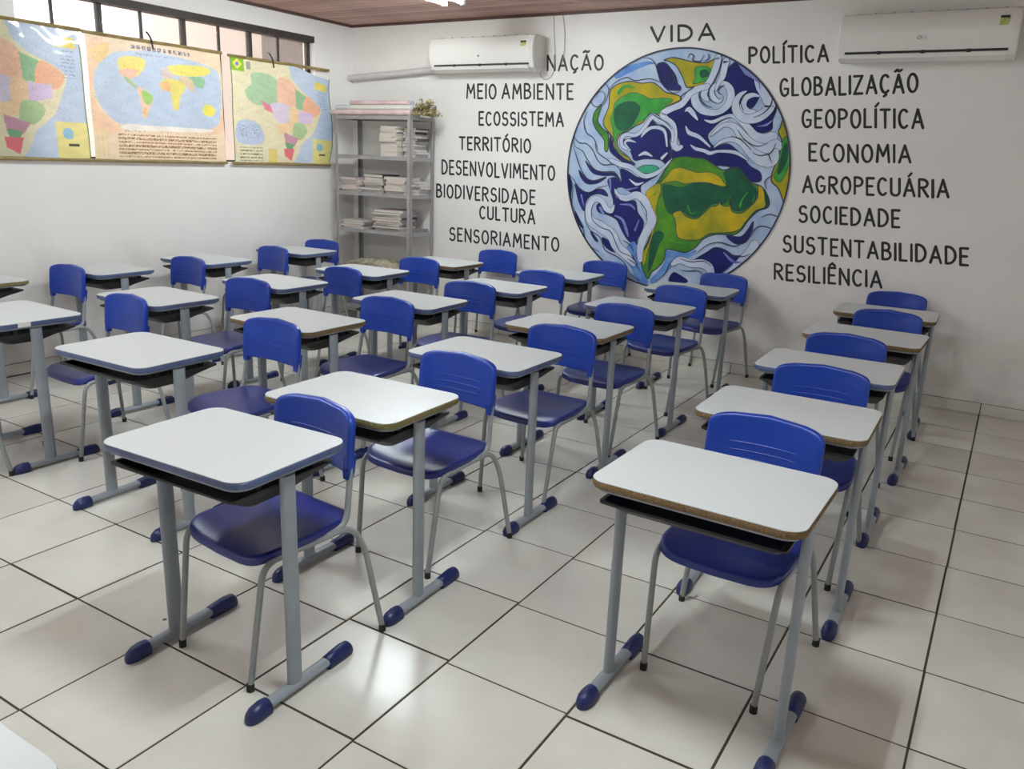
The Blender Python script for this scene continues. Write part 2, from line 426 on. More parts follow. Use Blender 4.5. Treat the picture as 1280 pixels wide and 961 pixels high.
# ------------------------------------------------------------------ desks
DT = rrect(.60, .45, .055, 6)
def make_desk(edge):
    t = thing('school_desk', '', 'desk')
    bm = bmesh.new(); plate(bm, DT, .7365, .7575, .003); link_mesh('edge_band', bm, M_[edge], t, smooth=True, angle=40)
    bm = bmesh.new(); plate(bm, rrect(.598, .448, .054, 6), .7575, .7605, .001); link_mesh('tabletop', bm, M_['laminate'], t)
    # steel rail under the top
    bm = bmesh.new()
    o_, i_ = rrect(.574, .424, .05, 6), rrect(.53, .38, .035, 6)
    loft(bm, [[(x, y, .7265) for x, y in i_], [(x, y, .7265) for x, y in o_], [(x, y, .7365) for x, y in o_], [(x, y, .7365) for x, y in i_], [(x, y, .7265) for x, y in i_]], cap0=False, cap1=False)
    bmesh.ops.remove_doubles(bm, verts=bm.verts, dist=1e-5)
    link_mesh('top_rail', bm, M_['steel'], t)
    # book tray, shallow bowl with a flared rim
    bm = bmesh.new()
    def rr(w, d, r, z, oy): return [(x, y + oy, z) for x, y in rrect(w, d, r, 4)]
    rings = [rr(.40, .10, .03, .644, -.05), rr(.47, .17, .03, .646, -.05), rr(.50, .27, .03, .668, -.035), rr(.527, .405, .015, .692, -.012), rr(.527, .405, .015, .699, -.012),
             rr(.505, .385, .015, .699, -.012), rr(.48, .26, .03, .672, -.035), rr(.45, .16, .025, .652, -.05), rr(.38, .10, .02, .650, -.05)]
    loft(bm, rings)
    link_mesh('book_tray', bm, M_['tray'], t, smooth=True, angle=35)
    for s in (-1, 1):
        for yy in (-.11, .11):
            bm = bmesh.new(); box(bm, s * .250 - .006, s * .250 + .006, yy - .01, yy + .01, .697, .728); link_mesh('tray_bracket', bm, M_['tray'], t)
    for s in (-1, 1):
        bm = bmesh.new()
        pts = fillet([(s * .274, -.02, .033), (s * .274, -.02, .72)], .02)
        tube(bm, pts, .0145, .029, n=14, up=Vector((0, 1, 0)))
        link_mesh('leg', bm, M_['steel'], t, smooth=True, angle=50)
        bm = bmesh.new()
        tube(bm, [(s * .274, -.15, .022), (s * .274, .17, .022)], .021, .0155, n=14)
        fb = link_mesh('foot_bar', bm, M_['steel'], t, smooth=True, angle=50)
        # front cap: blunt dome; rear cap: long sloping shoe
        def cap(ys, ws, hs, nm='foot_cap'):
            bm = bmesh.new(); n = 12; rings = []
            for yy, w, h in zip(ys, ws, hs):
                ring = []
                for k in range(n):
                    a = 2 * pi * k / n
                    zz = max(sin(a), -.55)
                    ring.append((s * .274 + w * cos(a), yy, 0.0 + h * (zz + .55) / 1.55))
                rings.append(ring)
            loft(bm, rings); return link_mesh(nm, bm, M_['cap'], fb, smooth=True, angle=55)
        cap([-.215, -.212, -.203, -.185, -.16, -.135, -.133], [.004, .013, .021, .0265, .027, .026, .022], [.012, .024, .036, .046, .049, .046, .038])
        cap([.115, .117, .15, .19, .222, .233, .236], [.019, .0235, .0245, .0255, .0245, .017, .005], [.038, .041, .045, .048, .044, .032, .014])
    return t

# ------------------------------------------------------------------ chairs
def make_chair():
    t = thing('school_chair', '', 'chair')
    # seat
    bm = bmesh.new(); n = 40; SW, SD = .208, .205
    def ring(k, fz, ox=0.0):
        pts = []
        for i in range(n):
            a = 2 * pi * i / n; c, s_ = cos(a), sin(a)
            e = 0.34
            x = SW * k * math.copysign(abs(c) ** e, c); y = SD * k * math.copysign(abs(s_) ** e, s_)
            if y > 0: x *= 1 - .10 * (y / SD)
            z = fz(k, x, y); pts.append((x, y, z))
        return pts
    def top(k, x, y):
        z = .438 + .010 * (x / SW) ** 2 - .006 * (1 - k)
        f_ = max(0, (-y / SD - .55) / .45); z -= .022 * f_ * f_
        g = max(0, (y / SD - .7) / .3); z += .006 * g
        return z - (0.004 if k > .985 else 0)
    rings = [ring(k, top) for k in (.12, .4, .65, .82, .92, .97, 1.0)]
    rings += [ring(1.0, lambda k, x, y: top(.9, x, y) - .024), ring(.97, lambda k, x, y: top(.9, x, y) - .030), ring(.90, lambda k, x, y: top(.9, x, y) - .022), ring(.12, lambda k, x, y: top(.9, x, y) - .016)]
    loft(bm, rings); link_mesh('seat', bm, M_['seat'], t, smooth=True, angle=60)
    # backrest
    bm = bmesh.new(); BW = .198; z0, z1 = .598, .790; zc = (z0 + z1) / 2; BH = (z1 - z0) / 2; n = 48
    def bring(k, off, kz=None):
        pts = []
        for i in range(n):
            a = 2 * pi * i / n; c, s_ = cos(a), sin(a)
            ex, ez = (.24, .24) if s_ > 0 else (.20, .20)
            x = BW * k * math.copysign(abs(c) ** ex, c)
            z = BH * (kz if kz is not None else k) * math.copysign(abs(s_) ** ez, s_)
            arch = (.021 if s_ > 0 else .003) * (1 - (x / BW) ** 2) * k
            zz = zc + z + arch
            y = .199 - .034 * (x / BW) ** 2 + .10 * (zz - zc) + off
            pts.append((x, y, zz))
        return pts
    rings = [bring(.08, .0), bring(.3, .0), bring(.55, .0), bring(.75, .0), bring(.88, .0), bring(.95, -.001), bring(.985, .003), bring(1.0, .010), bring(1.0, .022), bring(.985, .027), bring(.93, .026), bring(.5, .024), bring(.08, .024)]
    loft(bm, rings); back = link_mesh('backrest', bm, M_['back'], t, smooth=True, angle=70)
    # pressed grip lines on the front face of the shell
    for zz in (.650, .678, .706):
        rings = []
        for i in range(13):
            x = -.12 + .24 * i / 12; w = .0032 * min(1, min(i, 12 - i) / 2 + .05)
            yb = .199 - .034 * (x / BW) ** 2 + .10 * (zz - zc)
            rings.append([(x, yb + .002, zz - w * 1.7), (x, yb - .0018, zz - w * .4), (x, yb - .0018, zz + w * .4), (x, yb + .002, zz + w * 1.7)])
        bm = bmesh.new(); loft(bm, rings)
        link_mesh('grip_rib', bm, M_['back'], back, smooth=True)
    # side sleeves of the shell around the posts
    for s in (-1, 1):
        bm = bmesh.new()
        loft(bm, [[(s * .181 + dx * w, yy + dy * d, zz) for dx, dy in ((-1, -1), (1, -1), (1.1, 0), (1, 1), (-1, 1))] for zz, yy, w, d in ((.580, .174, .011, .012), (.60, .177, .013, .015), (.66, .185, .013, .016))])
        link_mesh('back_sleeve', bm, M_['back'], back, smooth=True, angle=50)
    for s in (-1, 1):
        path = fillet([(s * .185, -.240, .012), (s * .201, -.185, .415), (s * .201, .165, .418), (s * .212, .215, .33), (s * .252, .258, .012)], .055, 6)
        bm = bmesh.new(); tube(bm, path, .0105, n=10)
        fr = link_mesh('side_frame', bm, M_['frame'], t, smooth=True, angle=60)
        for p in ((.185, -.240), (.252, .258)):
            bm = bmesh.new(); tube(bm, [(s * p[0], p[1], 0), (s * p[0], p[1], .026)], .0125, n=10); link_mesh('foot_tip', bm, M_['rubber'], fr, smooth=True, angle=50)
        bm = bmesh.new(); tube(bm, fillet([(s * .200, .06, .4195), (s * .196, .150, .428), (s * .186, .177, .58), (s * .184, .189, .73)], .06, 6), .0105, n=10)
        link_mesh('back_post', bm, M_['frame'], t, smooth=True, angle=60)
    for yy in (-.13, .12):
        bm = bmesh.new(); tube(bm, [(-.198, yy, .410), (.198, yy, .410)], .009, n=8); link_mesh('seat_crossbar', bm, M_['frame'], t, smooth=True, angle=60)
    return t

DESKS = [  # line, place, x, y, turn (rad), edge
 ('A', 1, -.598, .703, -.018, 'chip_edge'), ('A', 2, -.595, 1.549, .015, 'chip_edge'), ('A', 3, -.620, 2.421, .012, 'blue_edge'), ('A', 4, -.606, 3.336, -.02, 'chip_edge'), ('A', 5, -.622, 4.251, .03, 'chip_edge'),
 ('B', 1, -1.928, .083, .03, 'blue_edge'), ('B', 2, -1.937, .712, .02, 'olive_edge'), ('B', 3, -1.966, 1.577, -.004, 'blue_edge'), ('B', 4, -1.975, 2.42, -.01, 'chip_edge'), ('B', 5, -1.929, 3.284, -.013, 'blue_edge'), ('B', 6, -1.934, 4.25, .03, 'blue_edge'),
 ('C', 1, -3.153, .641, .02, 'blue_edge'), ('C', 2, -3.145, 1.561, -.015, 'chip_edge'), ('C', 3, -3.10, 2.45, .02, 'blue_edge'), ('C', 4, -3.025, 3.324, .02, 'blue_edge'), ('C', 5, -3.01, 4.22, .02, 'blue_edge'),
 ('D', 1, -4.32, .704, -.02, 'blue_edge'), ('D', 2, -4.236, 1.504, -.03, 'blue_edge'), ('D', 3, -4.203, 2.378, -.004, 'blue_edge'), ('D', 4, -4.176, 3.221, .03, 'blue_edge'), ('D', 5, -4.085, 4.107, -.02, 'chip_edge'),
 ('E', 1, -5.545, 1.10, 0, 'olive_edge'), ('E', 2, -5.463, 1.934, .02, 'blue_edge'), ('E', 3, -5.43, 2.792, .006, 'blue_edge'), ('E', 4, -5.443, 3.768, .03, 'blue_edge')]
# chairs as (line, place, backrest corner centre x, y at its height, turn in degrees); the seat centre lies in front of it
CH = [('A', 1, -0.604, 1.037, -1.8), ('A', 2, -0.59, 1.956, 3.3), ('A', 3, -0.642, 2.783, 1.0), ('A', 4, -0.579, 3.786, -0.1), ('A', 5, -0.641, 4.7, 0.0), ('B', 1, -1.926, 0.248, -5.2), ('B', 2, -1.929, 1.112, -1.0), ('B', 3, -1.878, 1.955, -1.4), ('B', 4, -1.909, 2.784, -3.5), ('B', 5, -1.938, 3.786, -6.9), ('B', 6, -1.923, 4.701, -6.9), ('C', 1, -3.043, 1.096, -1.2), ('C', 2, -3.052, 1.985, -0.5), ('C', 3, -3.049, 2.86, 5.0), ('C', 4, -3.014, 3.748, 0.0), ('C', 5, -2.91, 4.698, 6.9), ('D', 1, -4.14, 1.039, -3.1), ('D', 2, -4.149, 1.913, 1.5), ('D', 3, -4.139, 2.757, -6.3), ('D', 4, -4.102, 3.642, 1.5), ('D', 5, -3.991, 4.669, 3.5), ('E', 1, -5.422, 1.469, 0.0), ('E', 2, -5.296, 2.327, -1.6), ('E', 3, -5.456, 3.304, -5.3), ('E', 4, -5.571, 4.039, 4.2), ('D', 0, -4.3, 0.22, 0.0)]
ORD = {1: 'first', 2: 'second', 3: 'third', 4: 'fourth', 5: 'fifth', 6: 'sixth'}
LINE = {'A': 'the rightmost line', 'B': 'the second line from the right', 'C': 'the middle line', 'D': 'the second line from the map wall', 'E': 'the line against the map wall'}
EDGE = {'blue_edge': 'blue-edged', 'chip_edge': 'brown chipboard-edged', 'olive_edge': 'olive-brown-edged'}
protos = {}
for ln, k, x, y, a, e in DESKS:
    if e not in protos: o = make_desk(e); protos[e] = o
    else: o = copy_tree(protos[e])
    o.location = (x, y, 0.0); o.rotation_euler = (0, 0, a)
    o['label'] = f'{EDGE[e]} white desk, {ORD[k]} from the front in {LINE[ln]}'
    o['group'] = 'school desks in lines'
d1 = [q for q in bpy.data.objects if q.get('label') == 'blue-edged white desk, first from the front in the second line from the map wall'][0]
bm = bmesh.new(); box(bm, .2985, .3022, -.115, -.055, .7375, .7612); link_mesh('edge_tape', bm, M_['white_plastic'], d1)
o = copy_tree(protos['blue_edge']); o.location = (-1.285, -1.182, 0); o.rotation_euler = (0, 0, 0)
o['label'] = 'white desk whose corner alone shows at the bottom left of the photo'; o['group'] = 'school desks in lines'
pc = None
for ln, k, x, y, a in CH:
    if pc is None: o = pc = make_chair()
    else: o = copy_tree(pc)
    o.location = (x, y, 0); o.rotation_euler = (0, 0, radians(a))
    o['label'] = (f'blue plastic chair behind the {ORD[k]} desk of {LINE[ln]}' if k > 0 else
                  'chair at the left edge of the photo, only a rear leg showing by the floor')
    o['group'] = 'blue school chairs'

# ------------------------------------------------------------------ wall painting
WALLY = YB
def catmull(P, closed, sub):
    n = len(P); out = []
    rng = range(n if closed else n - 1)
    for i in rng:
        if closed: p0, p1, p2, p3 = P[(i - 1) % n], P[i], P[(i + 1) % n], P[(i + 2) % n]
        else: p0, p1, p2, p3 = P[max(i - 1, 0)], P[i], P[i + 1], P[min(i + 2, n - 1)]
        for k in range(sub):
            t = k / sub
            out.append(tuple(.5 * ((2 * p1[c]) + (-p0[c] + p2[c]) * t + (2 * p0[c] - 5 * p1[c] + 4 * p2[c] - p3[c]) * t * t + (-p0[c] + 3 * p1[c] - 3 * p2[c] + p3[c]) * t ** 3) for c in range(len(p1))))
    if not closed: out.append(tuple(P[-1]))
    return out
Hm = [0.89527, 0.181, -3.54421, 0.17931, -1.06699, 2.59559, 0.08537, -0.03387]
def G(u, v):      # sketch units of the painting -> metres on the wall
    u /= 1000; v /= 1000; d = Hm[6] * u + Hm[7] * v + 1
    return (Hm[0] * u + Hm[1] * v + Hm[2]) / d, (Hm[3] * u + Hm[4] * v + Hm[5]) / d
GC = (-2.462, 1.560); GR = 0.940
def clip(x, z, m=0.004):
    dx, dz = x - GC[0], z - GC[1]; d = math.hypot(dx, dz); r = GR - m
    return (x, z) if d <= r else (GC[0] + dx * r / d, GC[1] + dz * r / d)
def fill(bm, pts, layer, dy=0.0):
    vs = [Vector((x, z, 0)) for x, z in pts]
    tris = tessellate_polygon([vs])
    bv = [bm.verts.new((x, -0.0004 * layer - dy, z)) for x, z in pts]
    for t in tris:
        try: bm.faces.new([bv[i] for i in t])
        except ValueError: pass
def ribbon(bm, pts, layer, cap=True, dy=0.0):
    # pts: (x, z, half-width)
    n = len(pts); L, R = [], []; y = -0.0004 * layer - dy
    for i in range(n):
        a = pts[max(i - 1, 0)]; b = pts[min(i + 1, n - 1)]
        dx, dz = b[0] - a[0], b[1] - a[1]; d = math.hypot(dx, dz) or 1e-6
        nx, nz = -dz / d, dx / d; w = pts[i][2]
        L.append(bm.verts.new((pts[i][0] + nx * w, y, pts[i][1] + nz * w))); R.append(bm.verts.new((pts[i][0] - nx * w, y, pts[i][1] - nz * w)))
    for i in range(n - 1): bm.faces.new((L[i], L[i + 1], R[i + 1], R[i]))
    if cap:
        for e, s in ((0, -1), (n - 1, 1)):
            a = pts[max(e - 1, 0)]; b = pts[min(e + 1, n - 1)]
            dx, dz = b[0] - a[0], b[1] - a[1]; d = math.hypot(dx, dz) or 1e-6; dx *= s / d; dz *= s / d
            w = pts[e][2]; p = pts[e]; vs = []
            for k in range(1, 4):
                t = k / 4 * pi
                ca, sa = cos(t), sin(t)
                vs.append(bm.verts.new((p[0] + (-dz * s * ca * 1 + dx * sa) * w, y, p[1] + (dx * s * ca + dz * sa) * w)))
            bm.faces.new([L[e]] + vs + [R[e]])
def paint_mat(name, a, b, sc=9):
    return mat(name, a, 0.65, rgb2=b, nscale=sc, spec=0.3)
PM = dict(pale=paint_mat('pale_blue_paint', (196, 210, 230), (150, 176, 214), 5), navy=paint_mat('deep_blue_paint', (20, 26, 112), (14, 18, 84), 7),
          mid=paint_mat('mid_blue_paint', (120, 168, 222), (70, 112, 190), 8), white=paint_mat('cloud_white_paint', (214, 222, 236), (186, 200, 228), 8),
          lav=paint_mat('lavender_paint', (150, 158, 214), (90, 98, 176), 12), yellow=paint_mat('ochre_paint', (208, 178, 20), (140, 146, 36), 5),
          green=paint_mat('green_paint', (96, 156, 30), (34, 108, 40), 5), dark=paint_mat('dark_green_paint', (20, 98, 62), (14, 66, 50), 7),
          bright=paint_mat('bright_green_paint', (70, 170, 70), (46, 140, 56), 9), teal=paint_mat('sea_green_paint', (64, 176, 130), (50, 150, 110), 9),
          line=mat('dark_outline_paint', (28, 34, 62), 0.55))
mural = thing('globe_mural', 'large painted globe with swirling clouds and green-yellow continents on the back wall', 'mural', (0, WALLY, 0))
def layer_obj(name, polys, key, layer, outline=None, sub=4, closed=True):
    for k, P in enumerate(polys):
        bm = bmesh.new(); fill(bm, [clip(*G(*p)) for p in catmull(P, True, sub)], layer, 1e-5 * k)
        o = link_mesh(name, bm, PM[key], mural)
        if outline:
            bm = bmesh.new(); Q = [clip(*G(*p), .002) for p in catmull(P, True, sub)]; Q.append(Q[0])
            ribbon(bm, [(x, z, outline) for x, z in Q], layer + .5, cap=False, dy=1e-5 * k)
            link_mesh('outline', bm, PM['line'], o)
U1 = 1.15 / 1000  # metres per sketch unit, for stroke widths
def stroke_obj(name, strokes, key, layer, outline=0.0):
    for k, (P, W0, W1) in enumerate(strokes):
        Q = catmull([(p[0], p[1], 0) for p in P], False, 5); m = len(Q) - 1
        pts = []
        for i, q in enumerate(Q):
            t = i / m
            if isinstance(W0, (list, tuple)):
                f_ = t * (len(W0) - 1); a = min(int(f_), len(W0) - 2); w = W0[a] + (W0[a + 1] - W0[a]) * (f_ - a)
            else: w = W0 + (W1 - W0) * t
            x, z = clip(*G(q[0], q[1]), .004 + w * U1 * .5); pts.append((x, z, w * U1 / 2))
        bm = bmesh.new(); ribbon(bm, pts, layer, dy=5e-5 * k); o = link_mesh(name, bm, PM[key], mural)
        if outline:
            bo = bmesh.new(); ribbon(bo, [(x, z, w + outline) for x, z, w in pts], layer, dy=5e-5 * k - 2.5e-5); link_mesh('outline', bo, PM['line'], o)
# base disc
bm = bmesh.new(); fill(bm, [(GC[0] + GR * cos(2 * pi * k / 128), GC[1] + GR * sin(2 * pi * k / 128)) for k in range(128)], 1)
link_mesh('sky_disc', bm, PM['pale'], mural)
NAVY = [
 [(775,195),(835,180),(890,235),(925,290),(940,350),(961,370),(961,400),(900,402),(850,388),(800,330),(780,250)],
 [(850,595),(900,555),(961,535),(1010,480),(1060,440),(1080,520),(1130,575),(1200,600),(1260,590),(1330,540),(1360,480),(1352,400),(1290,345),(1300,300),(1340,230),(1380,190),(1430,165),(1500,210),(1545,250),(1585,310),(1605,370),(1590,460),(1540,540),(1500,550),(1560,620),(1640,630),(1690,560),(1720,500),(1730,560),(1700,640),(1690,720),(1600,745),(1540,740),(1480,690),(1430,640),(1380,620),(1300,640),(1230,700),(1180,770),(1230,850),(1330,830),(1400,870),(1470,950),(1520,1010),(1590,1050),(1610,1090),(1600,1130),(1530,1130),(1440,1050),(1330,1010),(1200,1005),(1100,985),(961,945),(900,950),(880,900),(900,880),(950,870),(960,830),(930,740),(910,670),(860,630)],
 [(490,800),(560,790),(640,740),(720,640),(780,680),(850,690),(885,750),(875,820),(895,900),(880,961),(850,1000),(800,960),(700,950),(650,955),(590,961),(560,890),(500,840)],
 [(400,770),(425,830),(480,900),(560,960),(600,1000),(520,985),(450,940),(395,880)],
 [(480,1035),(540,1050),(620,1100),(700,1100),(780,1080),(700,1130),(645,1170),(640,1240),(560,1215),(500,1180),(450,1190),(470,1260),(530,1290),(600,1290),(620,1380),(665,1450),(655,1520),(620,1590),(605,1640),(540,1600),(490,1520),(450,1440),(380,1400),(310,1380),(290,1330),(330,1300),(400,1350),(425,1300),(400,1200),(380,1120),(440,1100),(490,1130)],
 [(120,1150),(160,1200),(230,1225),(300,1195),(350,1200),(380,1250),(300,1230),(235,1255),(200,1310),(190,1370),(150,1300),(125,1200)],
 [(118,1370),(150,1430),(185,1500),(160,1490),(128,1430)], [(245,1530),(300,1605),(285,1610),(250,1560)], [(335,1580),(400,1620),(450,1695),(400,1685),(350,1640)],
 [(1330,1565),(1440,1575),(1500,1520),(1545,1450),(1530,1540),(1480,1620),(1400,1630)],
 [(1070,1765),(1170,1700),(1240,1660),(1320,1680),(1390,1725),(1480,1730),(1440,1800),(1380,1870),(1250,1890),(1210,1810),(1150,1770)],
 [(870,1915),(905,1862),(961,1885),(1020,1930),(960,1950),(890,1950)],
 [(200,965),(260,1030),(340,1062),(430,1065),(480,1120),(430,1085),(340,1085),(255,1060)],
 [(150,1040),(200,1100),(270,1125),(370,1095),(300,1145),(215,1150),(165,1100)],
 [(60,1080),(95,1150),(85,1260),(110,1400),(160,1530),(240,1670),(330,1780),(290,1750),(190,1620),(110,1470),(65,1300)]]
layer_obj('deep_ocean', NAVY, 'navy', 2, outline=.004)
MID = [[(545,1640),(600,1620),(625,1760),(690,1890),(700,1960),(620,1935),(570,1830),(500,1730)], [(830,1690),(900,1690),(1000,1705),(1090,1680),(1040,1740),(930,1750),(880,1830),(800,1900),(740,1950),(720,1920),(790,1840),(835,1770)], [(440,250),(560,200),(700,170),(760,190),(700,200),(560,260),(450,310)]]
layer_obj('shallow_water', MID, 'mid', 3)
YEL = [
 [(395,430),(420,380),(480,345),(560,330),(650,345),(740,340),(800,380),(850,420),(950,445),(961,480),(880,520),(830,560),(800,610),(740,580),(690,620),(660,660),(600,690),(540,730),(490,750),(455,800),(470,870),(540,930),(570,975),(500,940),(430,860),(420,790),(390,740),(350,690),(345,640),(370,580),(390,520)],
 [(830,160),(900,140),(961,150),(1050,172),(1150,182),(1220,160),(1275,120),(1250,200),(1240,280),(1180,350),(1060,375),(1010,375),(980,300),(930,210),(870,170)],
 [(1815,600),(1780,640),(1760,700),(1745,740),(1770,800),(1760,880),(1740,961),(1700,1050),(1690,1130),(1740,1180),(1770,1250),(1790,1310),(1800,1375),(1835,1310),(1870,1200),(1895,1060),(1900,930),(1880,780),(1850,670)]]
layer_obj('ochre_land', YEL, 'yellow', 4, outline=.0045)
SAM = [[(760,1160),(800,1100),(850,1020),(900,955),(930,940),(1000,930),(1060,940),(1150,950),(1220,990),(1300,1040),(1380,1020),(1430,1020),(1480,1080),(1530,1140),(1620,1180),(1670,1280),(1660,1340),(1580,1370),(1500,1450),(1450,1520),(1380,1560),(1250,1555),(1150,1590),(1080,1660),(1000,1700),(900,1680),(845,1680),(830,1760),(780,1820),(730,1860),(705,1910),(680,1880),(650,1800),(645,1720),(700,1620),(730,1520),(735,1430),(700,1350),(680,1250),(720,1200)],
 [(290,555),(330,515),(310,600),(300,650),(340,710),(385,760),(380,885),(355,880),(350,800),(290,720),(260,650),(270,590)]]
layer_obj('green_land', SAM, 'green', 5, outline=.0045)
layer_obj('bright_green_land', [[(440,500),(520,440),(590,420),(660,440),(720,470),(830,465),(900,480),(830,545),(790,590),(720,585),(680,630),(620,660),(590,690),(520,730),(460,760),(445,820),(465,880),(540,940),(450,880),(425,780),(420,700),(405,640),(425,560)],
 [(1080,225),(1160,210),(1210,240),(1220,290),(1160,330),(1060,350),(1080,300)], [(1780,800),(1820,780),(1860,830),(1850,930),(1800,1080),(1750,1140),(1710,1090),(1740,1000)]], 'bright', 6, outline=.002)  # land patches in a brighter green paint
layer_obj('yellow_land', [[(700,1200),(790,1145),(805,1200),(780,1290),(765,1370),(780,1420),(760,1500),(700,1690),(675,1800),(655,1780),(655,1710),(710,1620),(740,1450),(702,1350),(684,1260)],
 [(860,1080),(900,1035),(961,1020),(1030,1040),(1100,1060),(1200,1058),(1270,1090),(1310,1140),(1330,1170),(1250,1160),(1180,1140),(1080,1140),(1000,1150),(930,1130),(860,1140),(800,1150)]], 'yellow', 7, outline=.002)
layer_obj('dark_green_land', [[(820,1180),(880,1160),(961,1180),(1080,1145),(1200,1150),(1310,1180),(1330,1130),(1310,1060),(1390,1025),(1440,1030),(1530,1150),(1570,1200),(1570,1260),(1500,1340),(1420,1370),(1370,1340),(1360,1240),(1320,1310),(1230,1310),(1150,1360),(1100,1415),(1040,1410),(980,1370),(930,1370),(880,1390),(840,1330)],
 [(445,540),(520,495),(600,500),(640,550),(600,640),(560,700),(500,725),(450,700),(430,620)], [(1120,250),(1170,240),(1190,280),(1130,300)], [(1790,850),(1820,840),(1815,960),(1770,1050),(1740,1060)], [(1600,1200),(1650,1220),(1668,1300),(1640,1340),(1630,1270)],
 [(730,1600),(780,1530),(830,1560),(790,1640),(750,1760),(712,1850),(705,1780)]], 'dark', 8, outline=.002)
layer_obj('yellow_highland', [[(900,1390),(961,1365),(1000,1405),(1060,1430),(1110,1420),(1200,1340),(1260,1325),(1275,1290),(1290,1320),(1350,1330),(1355,1270),(1375,1370),(1450,1385),(1520,1335),(1580,1260),(1585,1170),(1625,1190),(1640,1280),(1640,1335),(1560,1370),(1480,1460),(1440,1510),(1360,1540),(1200,1548),(1100,1600),(961,1590),(930,1540),(920,1440)]], 'yellow', 9, outline=.003)
layer_obj('island', [[(600,1045),(650,1010),(700,1000),(770,1010),(790,1040),(730,1070),(690,1065),(640,1070)]], 'teal', 6, outline=.003)
stroke_obj('land_highlight', [([(880,1600),(961,1625),(1040,1620)], 14, 4), ([(1440,1330),(1455,1280),(1500,1220)], 16, 5), ([(1540,1290),(1560,1240)], 8, 3), ([(640,640),(680,590),(720,560)], 26, 6), ([(470,420),(520,370),(600,380)], 30, 8), ([(750,1240),(790,1190)], 12, 4), ([(1020,1330),(1050,1390),(1090,1370)], 12, 5)], 'bright', 10)
stroke_obj('cloud_band', [
 ([(1000,570),(1030,555),(1065,590),(1100,640)], [6, 34, 30, 6], 0), ([(1005,690),(1030,740),(1090,765),(1130,790),(1200,855)], [6, 26, 26, 20, 8], 0), ([(1045,840),(1085,870),(1150,885),(1200,905),(1270,890),(1400,900),(1500,960)], [6, 20, 22, 24, 16, 22, 8], 0),
 ([(1155,640),(1220,655),(1300,622),(1370,605),(1440,640),(1500,700),(1560,765),(1640,790),(1700,775)], [5, 22, 20, 20, 36, 44, 50, 60, 66], 0),
 ([(1200,770),(1250,725),(1310,680),(1390,690),(1450,760),(1530,850),(1640,890),(1720,850)], [4, 22, 26, 40, 60, 80, 96, 90], 0),
 ([(1230,860),(1290,815),(1370,795),(1450,820),(1520,890),(1600,950),(1690,960),(1720,900)], [4, 22, 26, 40, 60, 80, 86, 50], 0),
 ([(1110,395),(1080,440),(1085,500),(1130,555),(1200,580),(1270,575),(1330,530),(1365,470),(1362,400),(1320,352),(1260,352),(1215,400),(1225,460),(1270,490),(1300,460)], [20, 50, 56, 50, 40, 36, 46, 50, 46, 34, 26, 30, 34, 24, 8], 0),
 ([(1270,115),(1255,200),(1210,320),(1160,390),(1150,440),(1180,480)], [36, 50, 50, 56, 44, 20], 0), ([(1350,120),(1320,200),(1300,290),(1270,340),(1245,400)], [40, 44, 40, 26, 12], 0),
 ([(1490,410),(1440,440),(1405,500),(1415,570),(1480,620),(1570,620),(1650,570),(1700,490),(1700,410),(1660,320),(1620,260)], [6, 30, 44, 56, 66, 66, 66, 64, 56, 46, 20], 0),
 ([(1595,450),(1540,440),(1480,470),(1465,530),(1500,570),(1560,570)], [6, 28, 40, 44, 36, 14], 0),
 ([(1180,370),(1060,410),(1010,470),(970,515),(900,545),(840,575),(820,600),(850,635),(900,680),(915,750),(910,825),(935,865),(970,855)], [36, 44, 40, 42, 40, 44, 44, 40, 42, 42, 42, 44, 24], 0),
 ([(560,880),(500,850),(492,790),(530,755),(600,762),(660,720),(735,620),(780,645),(850,675),(898,730),(900,810)], [10, 24, 26, 24, 24, 26, 26, 26, 26, 24, 14], 0),
 ([(650,775),(690,725),(740,700),(800,705),(840,740),(855,850)], [8, 24, 20, 22, 20, 10], 0), ([(550,870),(518,825),(545,802),(605,818)], [8, 16, 18, 6], 0), ([(630,925),(680,905),(735,930)], [8, 26, 8], 0), ([(815,945),(855,905)], [22, 10], 0),
 ([(405,960),(480,995),(560,1015),(620,1060),(680,1090),(760,1070),(830,1020),(880,965)], [24, 34, 34, 32, 30, 28, 20, 10], 0), ([(555,1115),(610,1155),(665,1140)], [6, 20, 6], 0),
 ([(440,1195),(465,1245),(530,1265),(610,1240),(670,1280),(700,1350),(735,1440),(705,1510),(665,1590),(640,1680),(640,1760)], [10, 34, 44, 50, 60, 66, 66, 64, 60, 50, 34], 0),
 ([(432,1320),(410,1365),(370,1350),(335,1290),(285,1270),(240,1310),(225,1380),(250,1450),(330,1500),(410,1560),(455,1650),(530,1720),(590,1790)], [8, 36, 40, 40, 44, 46, 50, 66, 80, 80, 76, 70, 40], 0),
 ([(900,1790),(961,1760),(1050,1790),(1130,1790),(1190,1820),(1210,1880)], [30, 50, 50, 60, 60, 50], 0), ([(1560,1640),(1450,1760),(1330,1880)], [60, 40, 20], 0)], 'white', 11, outline=.0035)
stroke_obj('wave_highlight', [([(440,1405),(500,1440),(530,1520),(545,1570)], [8, 20, 22, 8], 0), ([(600,1520),(632,1440)], 18, 6), ([(480,1315),(560,1320),(600,1355)], [6, 18, 6], 0), ([(320,1340),(345,1390)], 18, 22), ([(530,1200),(620,1180)], 16, 6), ([(400,1120),(405,1200)], 20, 10),
 ([(1430,200),(1520,220),(1570,300)], [6, 30, 14], 0), ([(1590,300),(1600,390)], 16, 5), ([(1580,690),(1650,680),(1700,640)], [4, 14, 4], 0), ([(1310,1700),(1380,1770),(1450,1780)], [8, 20, 8], 0), ([(1300,1870),(1380,1800)], 12, 6), ([(170,1240),(190,1330)], 14, 6)], 'lav', 15)
